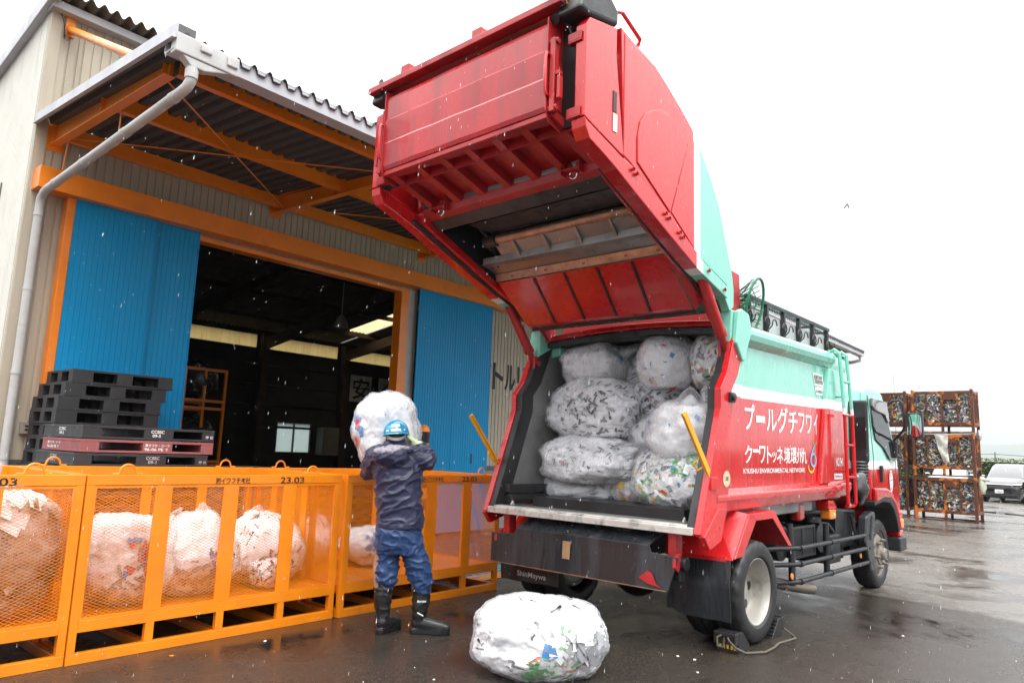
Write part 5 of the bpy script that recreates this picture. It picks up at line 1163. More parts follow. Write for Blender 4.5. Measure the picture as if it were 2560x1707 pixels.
tb('clear bag of black-printed strips gathered to a star-shaped knot, left of the bin', (.12, .47, 1.90), (.36, .52, .31), 13, flakes=ST_DARK, tie=(-1, .28, .0), tl=-.10, film=m_filmc, wrap=m_wrapg, sub=6)
tb('wide white bag with dark strips at the lower left of the bin', (.05, .46, 1.39), (.40, .57, .24), 14, flakes=ST_STRIP + [(0, 50, .05, .01)], tie=(-.3, -.9, .5), tl=.2, wrap=m_wrapg, sub=6)
tb('flat clear bag of pale film squeezed beneath the wide white bag', (.12, .64, 1.12), (.46, .50, .165), 15, flakes=[(8, 90, .06, .03), (0, 20, .04, .012)], film=m_filmc, flat=.92, wrap=m_wrapg)
tb('bright white bag with a pointed top and blue and red scraps, right of the bin', (.0, -.585, 1.70), (.36, .37, .28), 16, flakes=ST_BLUE + [(2, 6, .06, .03, (-.3, -.9, .1), .6), (1, 7, .06, .03, (-.3, .8, .3), .6)], tie=(-.2, -.10, 1), tl=.32)
tb('clear bag with green and orange packets at the front right of the bin', (-.18, -.50, 1.27), (.34, .42, .29), 17, flakes=ST_MIX + [(3, 46, .05, .03, (-.7, .6, -.2), .7), (3, 40, .05, .03, (-.7, -.4, .6), .6), (7, 90, .06, .04, (-.8, .1, .2), .9), (4, 16, .04, .03, (-.7, .3, 0), .8)], tie=(-.8, .15, .4), tl=-.08, film=m_film, sub=6)
tb('bag of yellow and pink packets wedged between two bags on the bin floor', (.12, .06, 1.19), (.36, .26, .22), 18, flakes=[(4, 80, .045, .028), (5, 45, .04, .024), (0, 26, .03, .02), (7, 60, .06, .04)], film=m_filmc, flat=.92)
tb('brown and blue mixed bag in the right corner of the bin floor', (-.02, -.80, 1.18), (.42, .20, .22), 19, flakes=ST_MIX + [(9, 120, .07, .05), (1, 24, .06, .03)], film=m_filmc, wrap=m_wrapb, flat=.92)
tb('greyish bag half hidden behind the star-knotted bag, middle of the bin', (.42, -.02, 2.04), (.32, .33, .22), 20, flakes=ST_DARK, film=m_filmc, wrap=m_wrapg)
tb('clear bag of mixed prints against the upper right wall of the bin', (.32, -.72, 2.33), (.34, .24, .28), 21, flakes=ST_MIX, film=m_filmc, wrap=m_wrapg)
tb('clear bag with dark print and a green packet at mid height by the right wall', (.30, -.80, 1.97), (.33, .19, .22), 22, flakes=ST_DARK + [(3, 10, .08, .05)], film=m_filmc, wrap=m_wrapg)
tb('small pinkish bag showing between the left and right piles of the bin', (.34, -.02, 1.68), (.3, .26, .2), 23, flakes=[(5, 40, .05, .03), (8, 60, .05, .03)], wrap=m_wrapg)
tb('small white bag low in the gap between the left and right piles', (.36, -.06, 1.42), (.3, .24, .2), 24, flakes=ST_STRIP)
tb('dim bag with green packets behind the knotted neck at the top of the bin', (.62, .16, 2.28), (.3, .30, .26), 25, flakes=ST_MIX, wrap=m_wrapb)
tb('bag deep in the bin behind the pointed white bag', (.95, -.45, 1.70), (.35, .5, .5), 26, flakes=ST_STRIP, wrap=m_wrapg, sub=4)
tb('bag deep in the bin behind the left pile', (.95, .55, 1.65), (.35, .5, .6), 27, flakes=ST_STRIP, wrap=m_wrapg, sub=4)
tb('grey bag pressed against the left wall of the bin', (.45, .84, 1.62), (.40, .16, .50), 28, flakes=[(8, 30, .05, .02)], wrap=m_wrapg, e=3.2)
# bag on the ground in front
bag('large clear bag of white wrap and coloured packets on the wet ground in front', (4.13, 3.17, .232), (.455, .37, .272), 31, 'bags outside the truck', film=m_filmc, sub=6, rz=R(-49), flat=.86, e=2.5, lump=.12,
    flakes=[(0, 60, .065, .012), (8, 40, .05, .012), (3, 22, .05, .028, (.05, -.85, -.45), .45), (4, 12, .035, .022, (.45, -.8, .1), .6), (6, 12, .045, .02, (.35, -.85, -.25), .6), (1, 5, .06, .035, (.15, -.95, .0), .25), (3, 18, .04, .022, (.45, -.8, .05), .5), (8, 40, .08, .05, (.6, -.75, -.1), .45), (7, 60, .08, .045, (.5, -.8, 0), .7), (6, 5, .06, .03, (.65, -.7, -.25), .2)])
gC = 'bags lying in the orange cages'
bag('white bag with red and blue scraps, leftmost of the four in the middle cage', (2.44, 5.76, .60), (.37, .31, .36), 41, gC, flakes=[(2, 12, .055, .035, (-.1, -1, .15), .55), (1, 9, .04, .02, (-.2, -1, 0), .6), (8, 30, .05, .02, (-.3, -.7, -.7), .7)], tie=(.72, .1, .62), tl=.12, flat=.96, sub=6, cr_=.4, cone=.75)
bag('white bag peaked at the top with grey scribbled patches, second in the middle cage', (2.95, 5.80, .59), (.35, .32, .34), 42, gC, flakes=[(1, 16, .045, .02, (.3, -.9, .0), .5), (0, 40, .03, .010, (.6, -.75, -.2), .45), (8, 40, .05, .02, (-.3, -.8, -.6), .7)], tie=(.05, -.1, 1), tl=.06, flat=.96, sub=6, cr_=.4, cone=.75)
bag('white bag slumped towards the right side of the middle cage', (3.64, 5.96, .575), (.38, .34, .32), 43, gC, flakes=ST_STRIP[:3] + [(0, 60, .05, .012, (0, -.7, -.7), .7)], tie=(-.25, -.2, .95), tl=.04, flat=.96, cr_=.4, cone=.75)
bag('small white bag lying low in front of the slumped bag in the middle cage', (3.52, 5.62, .385), (.15, .17, .125), 44, gC, flakes=[(0, 60, .05, .012)], flat=.95, wrap=m_wrapg)
bag('small white bag at the back left of the nearly empty cage', (4.58, 6.48, .51), (.20, .22, .25), 45, gC, flakes=ST_STRIP[:2], tie=(0, 0, 1), tl=.1, flat=.96, cr_=.4, cone=.6)
bag('white bag with blue print beside the worker, in the nearly empty cage', (5.02, 6.10, .455), (.33, .30, .20), 46, gC, flakes=[(1, 40, .06, .03, (-.2, -.9, .3), .6), (8, 20, .05, .02)], flat=.95)
bag('big clear bag stuffed with brown cardboard in the leftmost cage', (1.40, 5.78, .70), (.53, .40, .44), 47, gC, film=m_film, wrap=m_card, sub=6, flakes=[(9, 50, .16, .09), (9, 30, .08, .06), (8, 26, .09, .05), (7, 60, .14, .09, (.0, -.5, .8), .7), (7, 8, .08, .05, (.3, -.8, -.6), .5)], flat=.97)
bag('white bag sticking up above the rail of the leftmost cage', (1.36, 5.95, 1.17), (.215, .20, .26), 48, gC, flakes=ST_STRIP[:1], tie=(.1, 0, 1), tl=.2, wrap=m_wrap)
bag('white bag with red and blue prints held up before the worker', (4.165, 4.955, 1.62), (.295, .20, .33), 49, 'bags outside the truck', flakes=[(1, 7, .06, .035, (-.85, -.4, 0), .5), (2, 7, .06, .035, (-.85, -.4, -.1), .5), (1, 14, .03, .010), (2, 5, .05, .03, (-.2, -.7, -.7), .5)], rz=R(-41), tilt=('Y', R(-8)), flat=1.4, sub=6, lump=.15)

# ------------------------------------------------------------------ the worker
pr_ = R(-41.3)
def remesh(name, mb, vox, m, parent, it=6, disp=None, loc=None, rz=0, lap=.5):
    o = mb.build(name, m); md = o.modifiers.new('Remesh', 'REMESH'); md.mode = 'VOXEL'; md.voxel_size = vox
    sm = o.modifiers.new('Smooth', 'SMOOTH'); sm.factor = lap; sm.iterations = it
    dg = bpy.context.evaluated_depsgraph_get(); me = bpy.data.meshes.new_from_object(o.evaluated_get(dg)); o.modifiers.clear(); old = o.data; o.data = me; bpy.data.meshes.remove(old)
    me.name = name
    if disp:
        nr = [v.normal.copy() for v in me.vertices]
        for v, n in zip(me.vertices, nr): v.co += n * disp(v.co, n)
    me.polygons.foreach_set('use_smooth', [True] * len(me.polygons)); me.update()
    if parent: o.parent = parent
    if loc: o.location = loc
    if rz: o.rotation_euler.z = rz
    return o
def rings_(L, n=20): return [[(cx + rx * math.cos(2 * math.pi * j / n), cy + ry * math.sin(2 * math.pi * j / n), z) for j in range(n)] for cx, cy, z, rx, ry in L]
def limb(mb, pts, rad, n=14):
    P = [Vector(p) for p in pts]; q = [P[0]]; rr = [rad[0]]
    for i in range(len(P) - 1):
        for k in (1, 2, 3, 4): q.append(P[i].lerp(P[i + 1], k / 4)); rr.append(rad[i] + (rad[i + 1] - rad[i]) * k / 4)
    mb.tube(q, rr, n)
    mb.ell(P[0], (rad[0],) * 3, 12, 8); mb.ell(P[-1], (rad[-1],) * 3, 12, 8)
    for p, r_ in zip(P[1:-1], rad[1:-1]): mb.ell(p, (r_,) * 3, 12, 8)
HX, HY, HZ = -.108, .03, 1.60
RS_, RE_, RH_ = (.065, .005, 1.395), (.170, -.005, 1.365), (.045, .155, 1.535)
LS_, LE_, LH_ = (-.255, .01, 1.39), (-.315, .19, 1.27), (-.22, .27, 1.44)
def hand(mb, wrist, d, palm_n, s=1.):
    d = Vector(d).normalized(); pn = Vector(palm_n).normalized(); side = d.cross(pn).normalized(); w_ = Vector(wrist)
    pc = w_ + d * .045; m = Matrix((side, d, pn)).transposed()
    mb.ell(pc, (.043, .055, .02), 14, 10, m); limb(mb, [w_ - d * .02, w_ + d * .01], [.031, .030])
    for k, (o, L) in enumerate(((-.032, .062), (-.011, .078), (.011, .083), (.032, .074))):
        b0 = pc + side * o + d * .042; b1 = b0 + d * L * .45 + pn * .012; b2 = b1 + d * L * .30 + pn * .026; b3 = b2 + d * L * .1 + pn * .024; limb(mb, [b0, b1, b2, b3], [.0105, .010, .0095, .008], 8)
    t0 = w_ + side * .034 * s + d * .02; t1 = t0 + side * .028 * s + d * .03 + pn * .012; t2 = t1 + side * .006 * s + d * .03 + pn * .016; limb(mb, [t0, t1, t2], [.014, .012, .0095], 8)
body = MB()
body.loft(rings_([(-.03, 0, .80, .14, .10), (-.045, 0, 1.0, .135, .10), (-.065, .01, 1.2, .15, .105), (-.085, .015, 1.36, .15, .10), (-.095, .02, 1.44, .10, .075), (-.1, .025, 1.49, .058, .058), (HX, .03, 1.56, .056, .058)]))
body.ell((HX, HY + .005, HZ), (.070, .090, .112), 24, 16); body.ell((HX, HY + .06, HZ - .075), (.05, .04, .045), 16, 10); body.ell((HX, HY + .105, HZ - .01), (.013, .02, .025), 10, 8)
for s in (-1, 1):
    body.ell((HX + s * .071, HY - .005, HZ - .018), (.012, .022, .034), 10, 8)
    limb(body, [(-.05 + s * .08, 0, .82), (-.03 + s * .14 if s < 0 else .14, .0, .46), (-.128 if s < 0 else .165, -.01, .12)], [.085, .06, .042])
limb(body, [RS_, RE_, RH_], [.05, .042, .028]); limb(body, [LS_, LE_, LH_], [.05, .042, .028])
per = remesh('person', body, .011, m_skin, None, 4, loc=(4.09, 4.58, 0), rz=pr_)
tag(per, 'worker seen from behind in navy rain jacket, blue helmet and black boots, lifting a bag', 'person')
hr = MB(); hr.ell((HX, HY - .012, HZ + .002), (.074, .088, .104), 24, 16); hr.ell((HX, HY - .04, HZ - .06), (.062, .06, .06), 16, 10)
remesh('hair', hr, .012, m_hair, per, 3, lambda p, n: .003 * noise.noise(p * 60))
eye = MB()
for s in (-1, 1): eye.ell((HX + s * .032, HY + .088, HZ + .0), (.011, .008, .008), 10, 8)
eye.build('eyes', m_white, per, smooth=True)
# jacket
jk = MB()
jk.loft(rings_([(-.030, -.005, .822, .197, .148), (-.034, -.005, .90, .192, .145), (-.042, -.005, 1.0, .186, .140), (-.055, 0, 1.13, .190, .142), (-.072, .005, 1.27, .200, .146), (-.085, .012, 1.37, .205, .140), (-.093, .018, 1.43, .170, .118), (-.098, .022, 1.475, .110, .092), (HX, .028, 1.525, .082, .082)], 28))
limb(jk, [(.02, .01, 1.385), RS_, RE_], [.10, .094, .078]); limb(jk, [RE_, (.145, .06, 1.43), (.095, .11, 1.49)], [.078, .072, .052])
limb(jk, [(-.19, .01, 1.38), LS_, LE_], [.10, .092, .075]); limb(jk, [LE_, (-.27, .23, 1.35), (-.235, .26, 1.415)], [.076, .066, .050])
jk.ell((-.135, -.125, 1.40), (.150, .062, .072), 20, 12); jk.ell((-.10, -.10, 1.46), (.145, .06, .035), 20, 12)
def fold(p, n):
    q = Vector((p.x * 1.0 + p.z * .55, p.y, p.z - p.x * .35))
    a = noise.noise(Vector((q.x * 5, q.y * 5, q.z * 13)) + Vector((3, 1, 7))); b = noise.noise(Vector((q.x * 11 + 4, q.y * 10, q.z * 24)))
    c = noise.noise(p * 6 + Vector((9, 2, 1))); d = noise.noise(Vector((p.x * 9 - p.z * 7, p.y * 8, p.z * 9)) + Vector((1, 5, 2)))
    k = 1 if p.z > .86 else .3
    return k * (.012 * (1 - abs(a)) ** 6 + .003 * (1 - abs(b)) ** 4 + .014 * (1 - abs(d)) ** 7 + .012 * c - .008)
remesh('jacket', jk, .0085, m_jack, per, 5, fold)
ln = MB(); ln.ell((-.165, -.150, 1.435), (.115, .045, .040), 20, 12); ln.ell((-.10, -.128, 1.468), (.12, .045, .028), 20, 12)
remesh('hood_liner', ln, .008, m_liner, per, 3, lambda p, n: .010 * noise.noise(p * 26) + .006 * noise.noise(p * 55))
# trousers
tr = MB()
tr.loft(rings_([(-.035, 0, .90, .165, .125), (-.033, 0, .84, .182, .138), (-.03, -.004, .76, .195, .145), (-.025, -.004, .68, .200, .14), (-.015, 0, .62, .19, .13)], 24))
limb(tr, [(-.115, 0, .70), (-.112, .006, .52), (-.120, .004, .42), (-.132, .003, .365)], [.100, .098, .092, .072]); limb(tr, [(.065, -.005, .70), (.135, -.012, .52), (.168, -.015, .42), (.176, -.018, .37)], [.100, .104, .098, .084])
def fold2(p, n):
    a = noise.noise(Vector((p.x * 7, p.y * 7, p.z * 10)) + Vector((2, 8, 1))); b = noise.noise(Vector((p.x * 8 + p.z * 9, p.y * 9, p.z * 12 - p.x * 8)) + Vector((7, 3, 3))); c = noise.noise(Vector((p.x * 5, p.y * 5, p.z * 30)))
    lo = max(0, 1 - abs(p.z - .42) / .13)
    return .008 * (1 - abs(a)) ** 5 + .014 * (1 - abs(b)) ** 8 + lo * .012 * c + .012 * noise.noise(p * 5) - .006
remesh('trousers', tr, .0085, m_trou, per, 4, fold2)
# boots
for nm, top, ank, heel, d in (('left', (-.134, .003, .375), (-.126, -.004, .13), (-.128, -.03), (.55, .83)), ('right', (.176, -.018, .385), (.168, -.02, .13), (.150, -.022), (.985, -.17))):
    bt = MB(); limb(bt, [top, (top[0] * .9 + ank[0] * .1, top[1], .34), ((top[0] + ank[0]) / 2, (top[1] + ank[1]) / 2 - .008, .26), ank], [.070, .074, .070, .057])
    hx, hy = heel; dx, dy = d; px, py = -dy, dx
    f = lambda a, b, z: (hx + dx * a + px * b, hy + dy * a + py * b, z)
    limb(bt, [f(.0, 0, .085), f(.05, 0, .085), f(.13, 0, .07), f(.20, 0, .058), f(.235, 0, .052)], [.046, .050, .050, .049, .040])
    sl = [f(a, b, 0) for a, b in ((-.05, -.025), (-.05, .025), (-.03, .04), (.05, .036), (.13, .046), (.20, .05), (.25, .036), (.275, .0), (.25, -.036), (.20, -.05), (.13, -.046), (.05, -.036), (-.03, -.04))]
    n_ = len(sl); bt.add([(x, y, .0) for x, y, z in sl] + [(x, y, .045) for x, y, z in sl], [tuple(range(n_)), tuple(range(n_, 2 * n_))] + [(i, (i + 1) % n_, n_ + (i + 1) % n_, n_ + i) for i in range(n_)])
    bo_ = remesh('boot', bt, .0075, m_boot, per, 4, lambda p, n: (.010 * (1 - abs(noise.noise(Vector((p.x * 9, p.y * 9, p.z * 15)) + Vector((hx, 5, 1))))) ** 5 - .003) * min(1, max(0, (p.z - .07) * 12)) + (.006 * math.exp(-((p.z - .345) / .012) ** 2)))
    for v in bo_.data.vertices:
        if v.co.z < .004: v.co.z = max(v.co.z, .001)
    if nm == 'right':
        r_ = Vector((.94, -.34, 0)); rough_text('lettering', 'Arrow', .075, .022, m_txtw, bo_, (.140, -.098, .252), (.96, .02, .05), (0, .02, 1))
        mb = MB(); mb.obox((.172, -.094, .165), (.055, .004, .008), Matrix.Rotation(R(28), 3, 'Y')); mb.build('pale_scuff', m_txtw, bo_)
# gloves
gl = MB(); hand(gl, (.06, .13, 1.515), (-.40, .60, .62), (-.75, .55, -.3), 1); limb(gl, [(.115, .09, 1.475), (.06, .13, 1.515)], [.052, .040]); remesh('glove', gl, .0055, m_glove, per, 2, lambda p, n: .003 * noise.noise(p * 40))
gl = MB(); hand(gl, (-.225, .265, 1.43), (.35, .30, .85), (.6, .75, -.2), -1); limb(gl, [(-.245, .25, 1.385), (-.225, .265, 1.43)], [.048, .038]); remesh('glove', gl, .0055, m_glove, per, 2, lambda p, n: .003 * noise.noise(p * 40))
# helmet
hm = MB(); hp = []
for i in range(11):
    t = R(90 * i / 10); hp.append((math.cos(t), math.sin(t)))
hm.loft([[(HX + .110 * c * math.cos(2 * math.pi * j / 36), HY + .0 + .135 * c * math.sin(2 * math.pi * j / 36), 1.600 + .122 * s_) for j in range(36)] for c, s_ in hp[:-1]] + [[(HX + .002 * math.cos(2 * math.pi * j / 36), HY + .002 * math.sin(2 * math.pi * j / 36), 1.722) for j in range(36)]], cap=False)
hm.loft([[(HX + a * math.cos(2 * math.pi * j / 36), HY + .004 + b * (1.12 if math.sin(2 * math.pi * j / 36) > .5 else 1) * math.sin(2 * math.pi * j / 36), z) for j in range(36)] for a, b, z in ((.110, .135, 1.604), (.117, .143, 1.594), (.118, .144, 1.588), (.108, .133, 1.588))], cap=False)
he = hm.build('helmet', m_helm, per, smooth=True, ang=50)
he.rotation_euler = (R(-4), R(-5), 0); he.location = (.13, 0, -.012)
he.location = (1.6 * math.sin(R(5)) + 0.0, -1.6 * math.sin(R(4)), .006)
mb = MB()
def onh(a, h, o=.003):   # point on the helmet back, a = angle from straight back
    c = math.sqrt(max(0, 1 - ((h - 1.600) / .122) ** 2)); t = R(-90) + a
    return (HX + (.110 * c + o) * math.cos(t), HY + (.135 * c + o) * math.sin(t), h)
def lab_(mb, a0, a1, h0, h1, n=6):
    mb.add([onh(a0 + (a1 - a0) * i / n, h) for h in (h0, h1) for i in range(n + 1)], [(i, i + 1, n + 2 + i, n + 1 + i) for i in range(n)])
lab_(mb, R(-22), R(20), 1.648, 1.672); lab_(mb, R(-20), R(22), 1.612, 1.632); lab_(mb, R(-44), R(-32), 1.612, 1.626); lab_(mb, R(36), R(44), 1.618, 1.630)
mb.build('helmet_sticker', m_txtw, he, recalc=False)
mb = MB(); n_ = 24
mb.loft([[(HX + (.078 + o) * math.cos(R(180 + 180 * i / n_)), HY - .008 + (.090 + o) * math.sin(R(180 + 180 * i / n_)), 1.585 - .045 * math.sin(R(180 * i / n_)) + z) for i in range(n_ + 1)] for o, z in ((0, -.012), (.005, -.012), (.005, .012), (0, .012))], cap=False, closed=False)
for s in (-1, 1): mb.tube([(HX + s * .08, HY - .01, 1.60), (HX + s * .076, HY + .0, 1.54), (HX + s * .06, HY + .06, 1.50)], .007, 6)
mb.build('helmet_strap', m_trim, per, smooth=True)

# ------------------------------------------------------------------ rusty cages of bottles
RW, RD = 1.555, 1.02
rustmesh = None
def rusty(label, y0, z0, first, x0=23.75):
    t = thing('rusty_cage', label, 'cage', (x0, y0, z0), 0, 'rusty cages stacked three high')
    global RP
    if first:
        RP = []
        mb = MB(); p = .075
        for x in (0, RD - p):
            for y in (0, RW - p): mb.box(x, x + p, y, y + p, 0, 1.222)
            mb.box(x, x + p, p, RW - p, .20, .285); mb.box(x, x + p, p, RW - p, 1.10, 1.18)
            for i, w_ in ((1, .04), (2, .065), (3, .04)): yc = RW * i / 4; mb.box(x + .01, x + p - .01, yc - w_ / 2, yc + w_ / 2, .285, 1.10)
            mb.box(x + .012, x + p - .012, RW / 2 - .035, RW / 2 + .035, .0, .20); mb.box(x + .01, x + p - .01, p, RW - p, .0, .03)
        for y in (0, RW - p):
            mb.box(p, RD - p, y, y + p, .20, .28); mb.box(p, RD - p, y, y + p, 1.10, 1.18)
            for i in (1, 2, 3, 4): xc = RD * i / 5; mb.box(xc - .022, xc + .022, y + .01, y + p - .01, .28, 1.10)
        mb.box(p, RD - p, p, RW - p, .21, .23)
        RP.append(mb.build('frame', m_rust, t, bev=.004).data)
        mb = MB(); mb.box(-.006, .004, RW * .27, RW * .49, .93, 1.10); RP.append(mb.build('name_plate', m_rust, t).data)
    else:
        for nm, me in zip(('frame', 'name_plate'), RP):
            o = bpy.data.objects.new(nm, me); C.objects.link(o); o.parent = t
            if nm == 'frame': bv = o.modifiers.new('Bevel', 'BEVEL'); bv.width = .004
    return t
pal = [(.42, .42, .42), (.22, .19, .165), (.12, .105, .09), (.66, .66, .64), (.045, .04, .036), (.10, .36, .06), (.35, .05, .04), (.05, .13, .34), (.55, .30, .05), (.38, .34, .30)]
m_bot = [mat('bottle_colour', c, .22, var=.3, vs=25) for c in pal]
m_mound = mat('mixed_rubbish', (.055, .048, .042), .4, var=.6, vs=14, bump=.02, bs=14)
def fill(label, y0, z0, seed, x0=23.75):
    rnd = random.Random(seed); mb = MB(); mb.cm = len(pal)
    mb.box(x0 + .14, x0 + RD - .10, y0 + .12, y0 + RW - .08, z0 + .24, z0 + 1.02)
    def piece(c, axis):
        mb.cm = rnd.choices(range(10), (11, 20, 20, 7, 18, 3, 3, 4, 5, 14))[0]
        L = rnd.uniform(.035, .085); r = rnd.uniform(.016, .030); q = Matrix.Rotation(rnd.uniform(0, 6.28), 3, 'X') @ Matrix.Rotation(rnd.uniform(-.7, .7), 3, 'Z')
        if axis == 'y': q = Matrix.Rotation(R(90), 3, 'Z') @ q
        k = rnd.uniform(.4, 1); vs = []
        for a, s_ in ((-1, .55), (-.75, 1), (.35, 1), (.75, .55), (1, .35)):
            for j in range(6): t = j * math.pi / 3; vs.append(Vector(c) + q @ Vector((k * r * s_ * math.cos(t) + rnd.uniform(-.004, .004), a * L, r * s_ * math.sin(t) + rnd.uniform(-.005, .005))))
        mb.add(vs, [(i * 6 + j, i * 6 + (j + 1) % 6, i * 6 + 6 + (j + 1) % 6, i * 6 + 6 + j) for i in range(4) for j in range(6)] + [tuple(range(6)), tuple(range(24, 30))])
    top = lambda y: z0 + 1.06 + .05 * noise.noise(Vector((y * 3, seed, 0)))
    for _ in range(620):
        y = rnd.uniform(y0 + .09, y0 + RW - .09); z = rnd.uniform(z0 + .25, top(y)); piece((x0 + .085 + rnd.uniform(0, .06), y, z), 'x')
    for _ in range(170): piece((rnd.uniform(x0 + .1, x0 + RD - .1), y0 + .10 + rnd.uniform(0, .05), rnd.uniform(z0 + .25, z0 + 1.06)), 'y')
    for _ in range(130): piece((rnd.uniform(x0 + .1, x0 + .7), rnd.uniform(y0 + .1, y0 + RW - .1), z0 + 1.05 + rnd.uniform(-.02, .07)), 'x')
    tag(mb.build('crushed_bottles', m_bot + [m_mound]), label, 'bottles', 'crushed bottles in the rusty cages', 'stuff')
lv = ('bottom', 'middle', 'top')
for c, (y0, x0, side) in enumerate(((3.20, 23.75, 'right'), (4.93, 23.95, 'left'))):
    for k in range(3):
        rusty('rusty orange cage of crushed bottles, %s of the %s stack' % (lv[k], side + '-hand'), y0 + (.0, -.01, -.03)[k], k * 1.2325 + .002, c == 0 and k == 0, x0)
        fill('crushed bottles and cans filling the %s cage of the %s stack' % (lv[k], side + '-hand'), y0 + (.0, -.01, -.03)[k], k * 1.2325 + .002, 60 + c * 3 + k, x0)
def rag(label, c, h, w_, seed, m):
    rnd = random.Random(seed); mb = MB(); rows = 9; cols = 6; rr = []
    for i in range(rows):
        t = i / (rows - 1); ww = w_ * (1 - .75 * t * .8); rr.append([(c[0] + .03 * math.sin(i * 1.3 + j) + rnd.uniform(-.01, .01), c[1] + (j / (cols - 1) - .5) * ww - .10 * t * t * (1 if seed % 2 else -1), c[2] - h * t + .02 * math.sin(j * 2)) for j in range(cols)])
    mb.loft(rr, cap=False, closed=False); tag(mb.build('plastic_rag', m, recalc=False, smooth=True, ang=80), label, 'plastic scrap', 'plastic scraps caught on the rusty cages')
m_rag = mat('dirty_film', (.55, .53, .48), .3, var=.25, vs=9)
rag('torn white film hanging down the front of the middle right-hand rusty cage', (23.70, 3.98, 2.40), .78, .34, 3, m_rag)
mb = MB(); mb.ell((24.1, 3.11, 2.42), (.10, .05, .14), 14, 10); mb.v = [tuple(Vector(v) + Vector((0, .03, .03)) * noise.noise(Vector(v) * 14)) for v in mb.v]
tag(mb.build('plastic_rag', m_rag, smooth=True, ang=80), 'crumpled white film at the right corner between the top two rusty cages', 'plastic scrap', 'plastic scraps caught on the rusty cages')
mb = MB(); mb.ell((23.95, 3.09, 1.02), (.10, .09, .26), 14, 10); mb.ell((23.9, 3.0, 1.18), (.05, .12, .04), 10, 8); mb.v = [tuple(Vector(v) + Vector((0, .04, .03)) * noise.noise(Vector(v) * 12)) for v in mb.v]
tag(mb.build('plastic_rag', mat('pale_sack', (.55, .56, .42), .35, var=.2), smooth=True, ang=80), 'pale sack dangling at the right side of the bottom rusty cages', 'plastic scrap', 'plastic scraps caught on the rusty cages')
